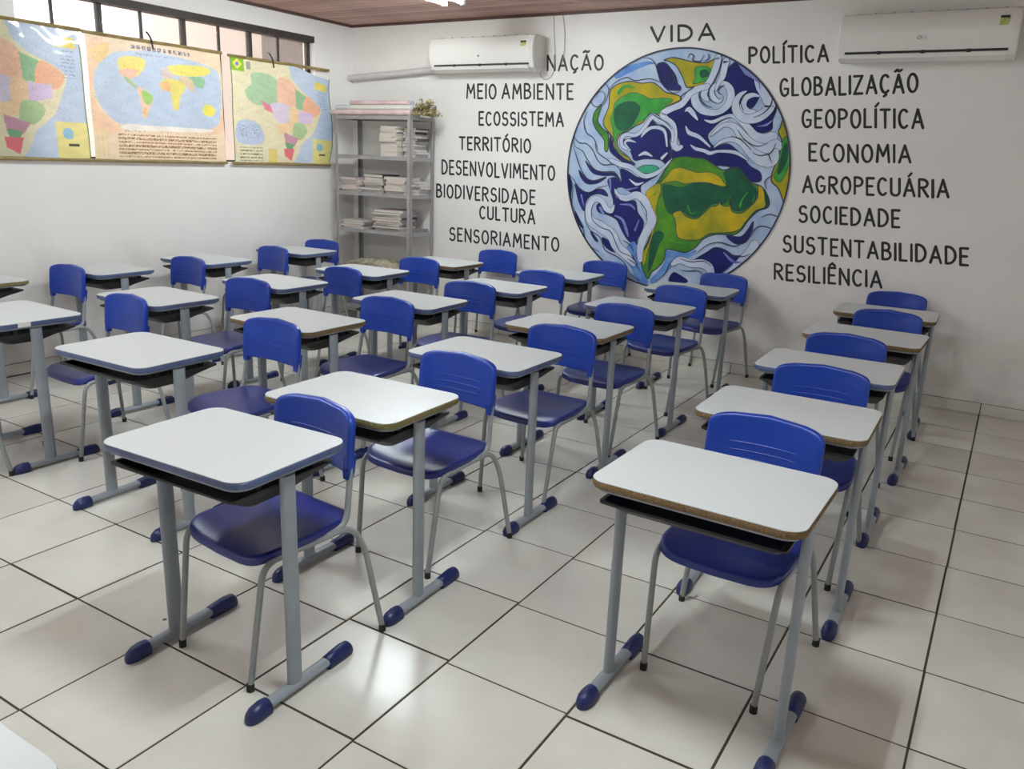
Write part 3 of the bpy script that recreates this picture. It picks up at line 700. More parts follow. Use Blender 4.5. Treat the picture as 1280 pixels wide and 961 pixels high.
LINES = [[(670,145),(720,150),(760,190),(790,290),(830,370),(900,425),(961,410)], [(390,400),(440,340),(530,300),(600,325),(720,310),(800,340)],
 [(290,460),(310,415),(350,420),(355,480),(300,535),(255,510),(250,450),(300,370),(350,345),(385,380),(385,430),(360,500),(300,560)], [(290,640),(340,710),(400,760),(395,850)], [(900,340),(880,345),(868,300),(890,275),(915,300),(905,350),(870,365),(838,330),(850,270)],
 [(215,570),(190,650),(210,740),(270,790),(300,880)], [(120,680),(110,760),(150,820),(210,830),(260,880),(300,961),(350,1000),(430,995),(480,1040),(495,1100)], [(110,790),(120,850),(180,890),(220,961),(270,1030),(340,1055),(430,1055),(475,1110),(490,1150)],
 [(105,850),(130,930),(170,1040),(220,1110),(280,1130),(350,1110)], [(60,1060),(110,1120),(160,1190),(230,1220),(310,1180),(380,1165)], [(250,1350),(260,1440),(330,1500),(400,1530),(440,1610),(480,1690),(560,1730),(620,1790)],
 [(200,1350),(200,1440),(240,1520),(320,1580),(360,1680),(450,1730),(520,1790),(560,1870),(640,1925)], [(110,1330),(130,1420),(180,1500),(200,1580),(240,1650),(310,1690)], [(112,1150),(95,1290),(110,1400),(150,1530),(220,1650),(320,1770)],
 [(1610,1420),(1680,1395),(1780,1430)], [(1480,1610),(1540,1530),(1600,1490),(1680,1505),(1720,1540)], [(1310,1690),(1400,1730),(1480,1730),(1520,1710)], [(961,1750),(1050,1775),(1150,1770),(1210,1810)], [(961,1840),(1020,1850),(1100,1845),(1150,1880)],
 [(1650,330),(1700,420),(1685,520),(1620,590),(1550,620)], [(1300,110),(1275,230),(1230,330),(1190,400),(1195,470),(1250,510)], [(1420,720),(1480,800),(1570,850),(1660,830)], [(1540,900),(1600,925),(1690,900),(1725,830)], [(1370,770),(1450,800),(1530,880)], [(1320,360),(1280,380),(1265,420),(1300,440)],
 [(1130,400),(1120,460),(1160,520),(1220,540)], [(1700,1080),(1640,1130),(1650,1190)], [(590,1700),(560,1640),(500,1600)], [(620,1800),(570,1720)], [(640,1850),(600,1790),(540,1750)], [(760,1940),(840,1870),(870,1800),(900,1770)], [(480,1280),(440,1230)], [(1480,440),(1445,500),(1470,570)], [(1070,380),(980,440),(961,470)],
 [(640,1290),(690,1370),(690,1440)], [(420,1000),(380,960),(300,900),(280,830)], [(0+100,1180),(75,1250),(85,1380)], [(1560,1520),(1500,1590),(1400,1650),(1280,1620),(1180,1640),(1080,1720)], [(1020,150),(1040,110),(1070,130),(1060,160),(1120,170),(1150,120)], [(1150,170),(1190,150),(1185,110)], [(730,590),(780,620),(850,660),(900,720)]]
for k, P in enumerate(LINES):
    Q = catmull([(p[0], p[1]) for p in P], False, 5); m = len(Q) - 1
    bm = bmesh.new(); ribbon(bm, [(*clip(*G(*q)), .0042 * (0.45 + .55 * sin(pi * min(1, max(0, i / m))))) for i, q in enumerate(Q)], 16, dy=2e-5 * k)
    link_mesh('brush_line', bm, PM['line'], mural)
bm = bmesh.new(); ribbon(bm, [(GC[0] + GR * cos(2 * pi * k / 160), GC[1] + GR * sin(2 * pi * k / 160), .006) for k in range(161)], 20, cap=False)
link_mesh('rim_line', bm, PM['line'], mural)

# ------------------------------------------------------------------ painted words
def arc(cx, cy, rx, ry, a0, a1, n=8): return [(cx + rx * cos(radians(a0 + (a1 - a0) * k / n)), cy + ry * sin(radians(a0 + (a1 - a0) * k / n))) for k in range(n + 1)]
FONT = {
 'A': (.50, [[(0, 0), (.25, 1), (.50, 0)], [(.09, .33), (.41, .33)]]), 'B': (.40, [[(0, 0), (0, 1)], [(0, 1)] + arc(.14, .77, .20, .23, 90, -90) + [(0, .54)], [(0, .54)] + arc(.16, .27, .24, .27, 90, -90) + [(0, 0)]]),
 'C': (.42, [arc(.23, .5, .23, .5, 50, 310, 12)]), 'D': (.44, [[(0, 0), (0, 1)], [(0, 1)] + arc(.10, .5, .34, .5, 90, -90, 10) + [(0, 0)]]),
 'E': (.34, [[(.34, 1), (0, 1), (0, 0), (.34, 0)], [(0, .52), (.28, .52)]]), 'G': (.46, [arc(.23, .5, .23, .5, 50, 300, 12) + [(.42, .12), (.44, .42), (.25, .42)]]),
 'I': (.0, [[(0, 0), (0, 1)]]), 'L': (.32, [[(0, 1), (0, 0), (.32, 0)]]), 'M': (.56, [[(0, 0), (.06, 1), (.28, .35), (.50, 1), (.56, 0)]]), 'N': (.44, [[(0, 0), (0, 1), (.44, 0), (.44, 1)]]),
 'O': (.46, [arc(.23, .5, .23, .5, 90, 450, 16)]), 'P': (.40, [[(0, 0), (0, 1)], [(0, 1)] + arc(.16, .74, .24, .26, 90, -90) + [(0, .48)]]), 'R': (.42, [[(0, 0), (0, 1)], [(0, 1)] + arc(.16, .76, .24, .24, 90, -90) + [(0, .52)], [(.14, .52), (.42, 0)]]),
 'S': (.40, [arc(.21, .74, .19, .26, 40, 250, 8) + arc(.19, .27, .21, .27, 75, -150, 9)]), 'T': (.44, [[(0, 1), (.44, 1)], [(.22, 1), (.22, 0)]]), 'U': (.42, [[(0, 1), (0, .25)] + arc(.21, .23, .21, .23, 180, 360, 7) + [(.42, 1)]]),
 'V': (.46, [[(0, 1), (.23, 0), (.46, 1)]]), 'Z': (.42, [[(0, 1), (.42, 1), (0, 0), (.42, 0)]]),
}
def acc(base, extra): w, s = FONT[base]; return (w, s + extra)
FONT['Ç'] = acc('C', [[(.22, 0), (.28, -.12), (.16, -.2)]]); FONT['Ã'] = acc('A', [[(.08, 1.20), (.18, 1.28), (.30, 1.2), (.42, 1.28)]])
FONT['Á'] = acc('A', [[(.22, 1.16), (.36, 1.34)]]); FONT['Í'] = (.02, [[(0, 0), (0, 1)], [(0, 1.16), (.14, 1.34)]]); FONT['Ó'] = acc('O', [[(.2, 1.16), (.34, 1.34)]]); FONT['Ê'] = acc('E', [[(.04, 1.14), (.18, 1.30), (.32, 1.14)]])
def write_word(text, lb, lt, rb, rt, half, gap=.24, jitter=.012, layer=2, bm=None):
    parts = []; own = bm is None
    tot = 0; items = []
    for ch in text:
        if ch == ' ': tot += .22; continue
        items.append((ch, tot)); tot += FONT[ch][0] + gap
    tot -= gap
    for ch, off in items:
        j1 = random.uniform(-jitter, jitter) * 2
        if own: bm = bmesh.new(); parts.append(bm)
        for ns, st in enumerate(FONT[ch][1]):
            pts = []
            for x, y in st:
                t = (off + x) / tot
                bx = lb[0] + (rb[0] - lb[0]) * t; bz = lb[1] + (rb[1] - lb[1]) * t; tx = lt[0] + (rt[0] - lt[0]) * t; tz = lt[1] + (rt[1] - lt[1]) * t
                yy = y + j1
                pts.append((bx + (tx - bx) * yy, bz + (tz - bz) * yy))
            # densify then draw segment by segment so that corners stay sharp
            seg = [pts[0]]
            for a, b in zip(pts, pts[1:]):
                seg.append(b)
            if len(seg) > 6:
                ribbon(bm, [(x, z, half) for x, z in seg], layer, dy=3e-5 * ns)
            else:
                for nk, (a, b) in enumerate(zip(seg, seg[1:])):
                    ribbon(bm, [(a[0], a[1], half * random.uniform(.92, 1.1)), (b[0], b[1], half * random.uniform(.85, 1.05))], layer, dy=3e-5 * ns + 7e-6 * nk)
    return parts
WORDS = [
('VIDA', (-2.722, 2.558), (-2.732, 2.663), (-2.209, 2.552), (-2.221, 2.664), 'above the top of the painted globe'),
('POLÍTICA', (-1.919, 2.381), (-1.932, 2.487), (-1.355, 2.378), (-1.37, 2.486), 'left of the right air conditioner'),
('GLOBALIZAÇÃO', (-1.66, 2.144), (-1.675, 2.261), (-0.741, 2.168), (-0.759, 2.284), 'below the right air conditioner'),
('GEOPOLÍTICA', (-1.472, 1.925), (-1.488, 2.045), (-0.669, 1.935), (-0.688, 2.055), 'right of the globe'),
('ECONOMIA', (-1.391, 1.69), (-1.407, 1.808), (-0.712, 1.7), (-0.73, 1.814), 'right of the globe at mid height'),
('AGROPECUÁRIA', (-1.407, 1.463), (-1.422, 1.577), (-0.438, 1.477), (-0.457, 1.592), 'right of the globe'),
('SOCIEDADE', (-1.406, 1.246), (-1.421, 1.362), (-0.715, 1.256), (-0.733, 1.372), 'right of the globe'),
('SUSTENTABILIDADE', (-1.494, 1.013), (-1.509, 1.132), (-0.244, 1.033), (-0.263, 1.146), 'right of the lower globe'),
('RESILIÊNCIA', (-1.535, 0.796), (-1.549, 0.91), (-0.769, 0.819), (-0.786, 0.933), 'lowest on the right'),
('NAÇÃO', (-3.654, 2.359), (-3.661, 2.478), (-3.131, 2.354), (-3.139, 2.464), 'beside the left air conditioner'),
('MEIO AMBIENTE', (-4.487, 2.134), (-4.49, 2.252), (-3.395, 2.127), (-3.403, 2.246), 'below the left air conditioner'),
('ECOSSISTEMA', (-4.343, 1.904), (-4.347, 2.015), (-3.475, 1.907), (-3.482, 2.015), 'left of the globe'),
('TERRITÓRIO', (-4.558, 1.684), (-4.561, 1.792), (-3.79, 1.678), (-3.796, 1.79), 'left of the globe'),
('DESENVOLVIMENTO', (-4.754, 1.454), (-4.757, 1.577), (-3.533, 1.451), (-3.54, 1.568), 'left of the globe'),
('BIODIVERSIDADE', (-4.814, 1.238), (-4.816, 1.354), (-3.72, 1.229), (-3.726, 1.348), 'beside the metal shelf'),
('CULTURA', (-4.308, 1.07), (-4.311, 1.179), (-3.713, 1.059), (-3.72, 1.177), 'left of the globe'),
('SENSORIAMENTO', (-4.65, 0.838), (-4.652, 0.956), (-3.453, 0.838), (-3.46, 0.953), 'lowest on the left')]
for txt, lb, lt, rb, rt, where in WORDS:
    org = ((lb[0] + rb[0]) / 2, lb[1])
    sh = lambda p: (p[0] - org[0], p[1] - org[1])
    o = thing('painted_word', None, None, (org[0], WALLY, org[1]))
    for bm in write_word(txt, sh(lb), sh(lt), sh(rb), sh(rt), .0092 if txt != 'VIDA' else .0102): link_mesh('letter', bm, M_['black_paint'], o)
    tag(o, f'black hand-painted word "{txt}" on the back wall, {where}', 'lettering', 'painted words around the globe')

# ------------------------------------------------------------------ air conditioners
def air_con(x0, x1, z0, z1, label, logo, pivot=False):
    w = x1 - x0; h = z1 - z0; D = .21
    t = thing('air_conditioner', label, 'air conditioner', ((x0 + x1) / 2, YB, z0))
    prof = [(0, 0.03), (-.05, .0), (-.12, .0), (-.17, .022), (-.185, .05), (-.205, .11), (-.212, .18), (-.20, h - .05), (-.175, h - .012), (-.15, h), (0, h)]
    bm = bmesh.new()
    loft(bm, [[(x, y, z) for y, z in prof] for x in (-w / 2 + .045, w / 2 - .045)])
    link_mesh('body', bm, M_['white_plastic'], t, smooth=True, angle=25)
    fp = [(-.190, .060), (-.209, .11), (-.217, .18), (-.205, h - .05), (-.178, h - .008), (-.172, h - .010), (-.19, h - .055), (-.205, .18), (-.198, .11), (-.182, .062)]
    bm = bmesh.new(); loft(bm, [[(x, y, z) for y, z in fp] for x in (-w / 2 + .03, w / 2 - .03)]); link_mesh('front_panel', bm, M_['white_plastic'], t, smooth=True, angle=25)
    for s in (-1, 1):
        bm = bmesh.new()
        xs = (s * (w / 2 - .045), s * (w / 2 - .008), s * w / 2)
        rings = [[(xs[0], y, z) for y, z in prof], [(xs[1], y, z) for y, z in prof], [(xs[2], y * .93 - .002, .01 + z * .93) for y, z in prof]]
        loft(bm, rings); link_mesh('end_cap', bm, M_['white_plastic'], t, smooth=True, angle=30)
    bm = bmesh.new(); box(bm, -w / 2 + .05, w / 2 - .05, -.189, -.150, .044, .058); link_mesh('air_slot', bm, M_['dark'], t)
    bm = bmesh.new()
    loft(bm, [[(x, y, z) for y, z in ((-.125, -.006), (-.178, .016), (-.190, .040), (-.186, .043), (-.172, .022), (-.125, .002))] for x in (-w / 2 + .055, w / 2 - .055)])
    link_mesh('louver', bm, M_['white_plastic'], t, smooth=True, angle=40)
    for k in range(3):
        bm = bmesh.new(); xx = -w / 4 + k * w / 4; box(bm, xx - .012, xx + .012, -.191, -.17, .038, .06); link_mesh('louver_pivot', bm, M_['dark'], t)
    # top intake grille bars
    bm = bmesh.new()
    for k in range(9):
        xx = -w / 2 + .1 + k * (w - .2) / 8; box(bm, xx - .006, xx + .006, -.15, -.01, h - .001, h + .004)
    link_mesh('intake_grille', bm, M_['tray_grey'], t)
    bm = bmesh.new(); box(bm, w / 2 - .12, w / 2 - .07, -.2155, -.207, h - .115, h - .06); st = link_mesh('energy_sticker', bm, mat('yellow_green_sticker', (214, 208, 130), .6, rgb2=(150, 170, 90), nscale=60), t)
    bm = bmesh.new(); box(bm, w / 2 - .12, w / 2 - .07, -.2165, -.208, h - .07, h - .055); link_mesh('sticker_band', bm, M_['dark'], st)
    if logo:
        bm = bmesh.new()
        ribbon(bm, [(-.03 + .010 * cos(2 * pi * k / 16), .011 * sin(2 * pi * k / 16), .002) for k in range(17)], 0, cap=False)
        write_word('LG', (-.012, -.009), (-.012, .010), (.016, -.009), (.016, .010), .0012, layer=0, bm=bm)
        o = link_mesh('logo', bm, mat('grey_logo_print', (150, 134, 138), .5), t); o.location = (0, -.2168, .135)
        o.rotation_euler = (radians(-3), 0, 0)
    else:
        bm = bmesh.new(); tube(bm, [(0, -.2185, .12), (0, -.214, .12)], .008, n=10); link_mesh('logo', bm, mat('grey_logo_dot', (120, 112, 104), .5), t)
    return t
air_con(-4.775, -3.685, 2.345, 2.628, 'ivory wall air conditioner on the left, above MEIO AMBIENTE', False)
air_con(-1.262, -0.19, 2.352, 2.652, 'ivory wall air conditioner on the right, above GLOBALIZAÇÃO', True)
bm = bmesh.new(); tube(bm, [(XL + .001, 4.95, 2.322), (-5.4, 4.955, 2.345), (-5.0, 4.95, 2.368), (-4.76, 4.94, 2.385)], .03, n=12)
tag(link_mesh('insulated_pipe', bm, M_['pipe'], smooth=True, angle=50), 'white taped pipe sloping from the corner to the left air conditioner', 'pipe')
for k, (pts, lab) in enumerate([
    ([(-3.617, 4.996, 2.785), (-3.60, 4.996, 2.6), (-3.585, 4.996, 2.45), (-3.60, 4.996, 2.33), (-3.66, 4.994, 2.285), (-3.71, 4.99, 2.31), (-3.72, 4.97, 2.37)], 'thin white cable hanging from the ceiling and looping under the left air conditioner'),
    ([(-3.53, 4.996, 2.785), (-3.505, 4.996, 2.66), (-3.50, 4.996, 2.5), (-3.52, 4.996, 2.40)], 'thin white cable down the wall right of the looping one, above NAÇÃO')]):
    bm = bmesh.new(); tube(bm, catmull(pts, False, 4), .0035, n=6); tag(link_mesh('cable', bm, M_['cable'], smooth=True), lab, 'cable')

# ------------------------------------------------------------------ wall maps
def inside(px, py, P):
    c = False; n = len(P); j = n - 1
    for i in range(n):
        if (P[i][1] > py) != (P[j][1] > py) and px < (P[j][0] - P[i][0]) * (py - P[i][1]) / (P[j][1] - P[i][1]) + P[i][0]: c = not c
        j = i
    return c
SEA = (176, 200, 232)
def W6(x, y): 
    top = 40 + (x - 80) * .17; bot = 893 + (x - 100) * .03; sx = 82 + 80 * (y - top) / (bot - top); ex = 968 + 42 * (y - top) / (bot - top)
    return ((x - sx) / (ex - sx), (bot - y) / (bot - top))
def W8(x, y):
    top = 305 + (x - 185) * .145; bot = 892; sx = 185 + 40 * (y - top) / (bot - top)
    return ((x - sx) / (738 - sx), (bot - y) / (bot - top))
WORLD = [((236, 216, 188), [(0, 0), (1, 0), (1, 1), (0, 1)], None),
 ((240, 196, 158), [(100, 120), (180, 100), (150, 300), (140, 480), (260, 640), (300, 700), (160, 700), (120, 500)], W6), ((240, 196, 158), [(975, 600), (1000, 700), (930, 730), (860, 720), (940, 640)], W6), ((234, 196, 120), [(120, 150), (230, 110), (200, 220), (140, 230)], W6),
 (SEA, [(150, 280), (250, 180), (400, 165), (560, 185), (900, 285), (965, 380), (968, 600), (890, 690), (500, 685), (300, 650), (190, 540), (140, 400)], W6),
 ((240, 238, 232), [(340, 650), (500, 664), (870, 690), (870, 712), (350, 690)], W6),
 ((236, 218, 96), [(285, 215), (380, 200), (450, 230), (430, 300), (380, 340), (330, 330), (290, 300)], W6), ((240, 180, 160), [(288, 290), (400, 290), (370, 345), (310, 335)], W6), ((150, 180, 120), [(315, 335), (340, 340), (400, 400), (390, 412), (340, 375)], W6),
 ((238, 196, 170), [(398, 412), (440, 418), (500, 470), (492, 520), (462, 604), (440, 595), (425, 500)], W6), ((140, 196, 80), [(432, 428), (470, 440), (502, 472), (480, 522), (445, 500)], W6), ((236, 190, 120), [(440, 560), (465, 540), (470, 600), (445, 605)], W6),
 ((222, 212, 92), [(550, 370), (600, 350), (690, 378), (708, 420), (676, 480), (672, 550), (640, 560), (620, 480), (608, 436), (552, 414)], W6), ((232, 178, 100), [(546, 380), (600, 372), (606, 434), (552, 416)], W6),
 ((206, 190, 190), [(560, 290), (620, 270), (650, 330), (600, 352), (556, 345)], W6), ((238, 222, 84), [(596, 270), (700, 262), (880, 288), (860, 335), (700, 338), (620, 315)], W6), ((120, 186, 140), [(735, 345), (838, 350), (842, 412), (800, 415), (760, 385)], W6), ((214, 190, 150), [(660, 345), (735, 350), (772, 400), (755, 440), (700, 390)], W6),
 ((240, 228, 70), [(836, 545), (880, 530), (932, 565), (905, 605), (850, 595)], W6)]
BR = [((228, 222, 190), [(0, 0), (1, 0), (1, 1), (0, 1)], None),
 (SEA, [(.56, 1), (.60, .86), (.68, .78), (.80, .72), (.9, .64), (.86, .5), (.80, .34), (.68, .22), (.62, .06), (.58, 0), (1.01, 0), (1.01, 1.01)], None),
 ((140, 190, 60), [(0, .87), (.13, .87), (.13, 1), (0, 1)], None), ((232, 226, 110), [(.02, .935), (.065, .985), (.11, .935), (.065, .885)], None), ((110, 140, 190), [(.045, .935), (.065, .96), (.085, .935), (.065, .91)], None),
 ((160, 160, 150), [(.15, .90), (.19, .90), (.19, .97), (.15, .97)], None),
 ((150, 196, 150), [(.19, .86), (.32, .88), (.45, .82), (.44, .6), (.26, .57), (.17, .60), (.12, .69), (.19, .77)], None), ((236, 182, 150), [(.45, .84), (.52, .86), (.62, .80), (.64, .6), (.47, .58), (.44, .66)], None),
 ((150, 190, 150), [(.62, .78), (.73, .73), (.71, .57), (.63, .58)], None), ((236, 168, 130), [(.73, .73), (.84, .68), (.88, .62), (.82, .53), (.70, .55)], None), ((206, 196, 226), [(.38, .6), (.56, .59), (.57, .43), (.46, .40), (.40, .5)], None), ((226, 140, 160), [(.27, .62), (.37, .58), (.40, .50), (.32, .53)], None),
 ((214, 196, 226), [(.64, .57), (.80, .56), (.79, .46), (.66, .42)], None), ((236, 200, 150), [(.56, .57), (.65, .57), (.63, .36), (.46, .30), (.44, .40), (.55, .42)], None), ((150, 190, 130), [(.62, .43), (.72, .42), (.74, .35), (.67, .26), (.59, .28)], None),
 ((196, 150, 166), [(.5, .32), (.65, .27), (.6, .18), (.51, .2)], None), ((120, 170, 130), [(.51, .22), (.60, .2), (.58, .15), (.52, .15)], None), ((226, 120, 130), [(.49, .16), (.6, .16), (.57, .03), (.50, .08)], None),
 ((168, 190, 226), [(.04, .20), (.27, .20), (.27, .36), (.14, .42), (.04, .38)], None), ((232, 222, 150), [(.79, 0), (1, 0), (1, .29), (.79, .29)], None), ((120, 190, 220), [(.865 + .035 * cos(a), .20 + .045 * sin(a)) for a in [k * pi / 5 for k in range(10)]], None), ((232, 216, 110), [(.83, .85), (.97, .85), (.96, .93), (.84, .93)], None), ((226, 210, 130), [(.33, .0), (.42, .0), (.42, .15), (.33, .15)], None)]
def map_sheet_material(name, coat):
    m = bpy.data.materials.new(name); m.use_nodes = True; nt = m.node_tree; b = nt.nodes['Principled BSDF']
    at = nt.nodes.new('ShaderNodeVertexColor'); at.layer_name = 'print'
    nt.links.new(at.outputs['Color'], b.inputs['Base Color']); b.inputs['Roughness'].default_value = .45
    if coat:
        b.inputs['Coat Weight'].default_value = 1.0; b.inputs['Coat Roughness'].default_value = .06
        tc = nt.nodes.new('ShaderNodeTexCoord'); wv = nt.nodes.new('ShaderNodeTexWave'); wv.inputs['Scale'].default_value = 2.2; wv.inputs['Distortion'].default_value = 5
        mp = nt.nodes.new('ShaderNodeMapping'); mp.inputs['Rotation'].default_value = (radians(40), 0, 0)
        nt.links.new(tc.outputs['Object'], mp.inputs[0]); nt.links.new(mp.outputs[0], wv.inputs[0])
        bp = nt.nodes.new('ShaderNodeBump'); bp.inputs['Strength'].default_value = .5; bp.inputs['Distance'].default_value = .03
        nt.links.new(wv.outputs['Fac'], bp.inputs['Height']); nt.links.new(bp.outputs['Normal'], b.inputs['Coat Normal'])
    tl = nt.nodes.new('ShaderNodeBsdfTranslucent'); nt.links.new(at.outputs['Color'], tl.inputs[0])
    mx = nt.nodes.new('ShaderNodeMixShader'); mx.inputs[0].default_value = .40
    out = nt.nodes['Material Output']
    nt.links.new(b.outputs[0], mx.inputs[1]); nt.links.new(tl.outputs[0], mx.inputs[2]); nt.links.new(mx.outputs[0], out.inputs[0])
    return m
def wall_map(y0, y1, z0, z1, art, label, coat=False, sag=0.0, text=0, hook=None):
    t = thing('wall_map', label, 'map', (XL + .03, y0, z0), 0, 'wall maps on rails')
    w, h = y1 - y0, z1 - z0; NU, NV = 190, 150
    polys = []
    for col, P, fn in art:
        Q = [fn(*p) for p in P] if fn else P
        if len(Q) > 4 and col != SEA or fn is W6: Q = catmull([tuple(q) for q in Q], True, 4)
        if len(Q) > 4 or fn: col = tuple(c * .74 + d * .26 for c, d in zip(col, (236, 230, 218)))  # pale wash of the window backlight mixed into the print colours
        polys.append((s2l(col), Q, min(q[0] for q in Q), max(q[0] for q in Q), min(q[1] for q in Q), max(q[1] for q in Q)))
    verts, cols = [], []
    rnd = random.Random(3)
    for j in range(NV + 1):
        v = j / NV
        for i in range(NU + 1):
            u = i / NU
            c = polys[0][0]
            for col, Q, a, b, c0, d0 in polys[1:]:
                if a <= u <= b and c0 <= v <= d0 and inside(u, v, Q): c = col
            if art is WORLD:
                if .16 < u < .92 and .015 < v < .225 and int((v - .015) / .03) * .03 + .015 + .012 < v and rnd.random() < .62: c = s2l((150, 110, 70))
                if .30 < u < .74 and .925 < v < .955 and (int(u * 80) % 3) and rnd.random() < .8: c = s2l((110, 110, 140))
                if .34 < u < .70 and .885 < v < .90 and rnd.random() < .4: c = s2l((150, 140, 160))
                if .22 < u < .9 and .24 < v < .26 and rnd.random() < .06: c = s2l((60, 60, 90))
                if u < .09 and .02 < v < .26 and (int(u * 60) % 2): c = s2l((230, 212, 160))
            else:
                if .05 < u < .27 and .02 < v < .16 and int(v * 60) % 2 and rnd.random() < .6: c = s2l((110, 110, 90))
                if .86 < u < .93 and .10 < v < .125: c = s2l((70, 80, 60))
                if u < .006 or u > .994 or v < .008: c = s2l((90, 130, 90))
                if .86 < u < .95 and .62 < v < .84 and int(v * 70) % 2 and rnd.random() < .5: c = s2l((150, 170, 200))
                if .06 < u < .25 and .24 < v < .38 and rnd.random() < .12: c = s2l((90, 110, 160))
            if rnd.random() < .035 and v > .28: c = tuple(q * .72 for q in c)
            k = 1 + rnd.uniform(-.05, .05) + .05 * sin(u * 31 + 4 * sin(v * 17)) * sin(v * 27); c = tuple(min(1, q * k) for q in c)
            uu = u; vv = v
            if sag:
                f_ = max(0, (u - .52) / .48); vv = v * (1 - sag * f_ * f_ * (3 - 2 * f_) * 1.0)
                uu = u + .028 * sin(v * 6.0 - .6) * max(0, (u - .7) / .3) ** 2
            x = .006 * sin(u * 9 + v * 2) + .004 * sin(v * 11) + (.05 * max(0, (u - .6) / .4) ** 2 * v if sag else 0)
            verts.append((.010 + x, uu * w, vv * h)); cols.append(c)
    faces = []
    for j in range(NV):
        for i in range(NU):
            a = j * (NU + 1) + i; faces.append((a, a + 1, a + NU + 2, a + NU + 1))
    me = bpy.data.meshes.new('sheet'); me.from_pydata(verts, [], faces)
    ca = me.color_attributes.new('print', 'FLOAT_COLOR', 'POINT')
    ca.data.foreach_set('color', [q for c in cols for q in (*c, 1.0)])
    me.polygons.foreach_set('use_smooth', [True] * len(faces)); me.update()
    me.materials.append(map_sheet_material('printed_map_laminated' if coat else 'printed_map', coat))
    o = bpy.data.objects.new('sheet', me); COL.objects.link(o); o.parent = t
    for zz, nm in ((h, 'top_rail'), (0, 'bottom_rail')):
        bm = bmesh.new(); tube(bm, [(.006, -.012, zz), (.006, w + .012, zz)], .013, .013, n=8); link_mesh(nm, bm, M_['rail'], t, smooth=True, angle=40)
    if hook is not None:
        bm = bmesh.new(); tube(bm, catmull([(-.02, hook * w - .01, h + .07), (.0, hook * w - .005, h + .05), (.022, hook * w, h + .01), (.022, hook * w + .008, h - .05)], False, 4), .006, n=6)
        link_mesh('hanging_cord', bm, M_['rubber'], t, smooth=True)
    return t
wall_map(1.00, 2.165, 1.49, 2.372, BR, 'glossy laminated map of Brazil at the left edge of the photo', coat=True)
wall_map(2.20, 3.375, 1.49, 2.366, WORLD, 'world map with peach border, middle of the three wall maps', hook=.45)
wall_map(3.465, 4.625, 1.49, 2.358, BR, 'map of Brazil with curling right edge, nearest the corner', sag=.10, hook=.40)

# ------------------------------------------------------------------ shelf
SX0, SX1, SY0, SY1 = -5.745, -4.825, 4.60, 4.955
sh = thing('metal_shelf', 'tall grey steel shelving unit in the corner left of the painted words', 'shelf', (SX0, SY0, 0))
SWd, SDp = SX1 - SX0, SY1 - SY0
def angle_post(x, y, sx, sy, h=1.97):
    bm = bmesh.new(); box(bm, min(x, x + sx * .035), max(x, x + sx * .035), min(y, y + sy * .002), max(y, y + sy * .002), 0, h)
    box(bm, min(x, x + sx * .002), max(x, x + sx * .002), min(y, y + sy * .035), max(y, y + sy * .035), 0, h)
    link_mesh('post', bm, M_['shelf'], sh)
angle_post(0, 0, 1, 1); angle_post(SWd, 0, -1, 1); angle_post(0, SDp, 1, -1); angle_post(SWd, SDp, -1, -1)
SZ = [1.955, 1.595, 1.255, .905, .53, .12]
for z in SZ:
    bm = bmesh.new(); box(bm, .003, SWd - .003, .003, SDp - .003, z - .003, z); box(bm, .003, SWd - .003, .003, .005, z - .035, z - .003); box(bm, .003, SWd - .003, SDp - .005, SDp - .003, z - .035, z - .003)
    box(bm, .003, .005, .006, SDp - .006, z - .035, z - .003); box(bm, SWd - .005, SWd - .003, .006, SDp - .006, z - .035, z - .003)
    link_mesh('shelf_board', bm, M_['shelf'], sh)
bookm = [mat('book_cover_%s' % n, c, .6, noise=.15, nscale=30) for n, c in (('white', (214, 206, 204)), ('grey', (150, 146, 146)), ('cream', (212, 202, 176)), ('dark', (84, 76, 76)), ('pink', (200, 176, 178)), ('olive', (150, 146, 120)))]
bn = 0
def book(x, y, z, w, d, h, rz, cover, label, group):
    bm = bmesh.new(); box(bm, -w / 2, w / 2 - .002, -d / 2 + .003, d / 2 - .003, .0018, h - .0018, mi=1)
    box(bm, -w / 2, w / 2, -d / 2, d / 2, 0, .0018, mi=0); box(bm, -w / 2, w / 2, -d / 2, d / 2, h - .0018, h, mi=0); box(bm, w / 2 - .002, w / 2, -d / 2, d / 2, .0018, h - .0018, mi=0)
    o = link_mesh('book', bm, [cover, M_['paper']]); o.location = (x, y, z); o.rotation_euler = (0, 0, rz)
    tag(o, label, 'book', group)
def stack(cx, cy, z, heights, w, d, covers, label, group, spread=.012):
    rnd = random.Random(int(cx * 1000)); 
    for k, h in enumerate(heights):
        nn = len(heights); pos = 'topmost' if k == nn - 1 else 'lowest' if k == 0 else ('second from the bottom', 'third from the bottom', 'fourth from the bottom', 'fifth from the bottom', 'sixth from the bottom', 'seventh from the bottom', 'eighth from the bottom', 'ninth from the bottom', 'tenth from the bottom', 'eleventh from the bottom', 'twelfth from the bottom')[k - 1]
        book(cx + rnd.uniform(-spread, spread), cy + rnd.uniform(-spread, spread), z, w * rnd.uniform(.94, 1), d * rnd.uniform(.94, 1), h - .0004, rnd.uniform(-.06, .06) + (pi if k % 3 == 1 else 0), bookm[covers[k % len(covers)]], f'{label}, {pos}', group); z += h
r2 = random.Random(11)
def hs(n, a, b): return [r2.uniform(a, b) for _ in range(n)]
stack(-5.10, 4.74, 1.595, hs(13, .016, .026), .20, .24, (0, 0, 2, 0, 4, 2), 'pale book of the top compartment, left stack', 'books in the tall pale stack')
stack(-4.92, 4.80, 1.595, hs(12, .016, .028), .14, .20, (1, 3, 0, 1, 3), 'grey book of the top compartment, stack behind post', 'books in the grey stack')
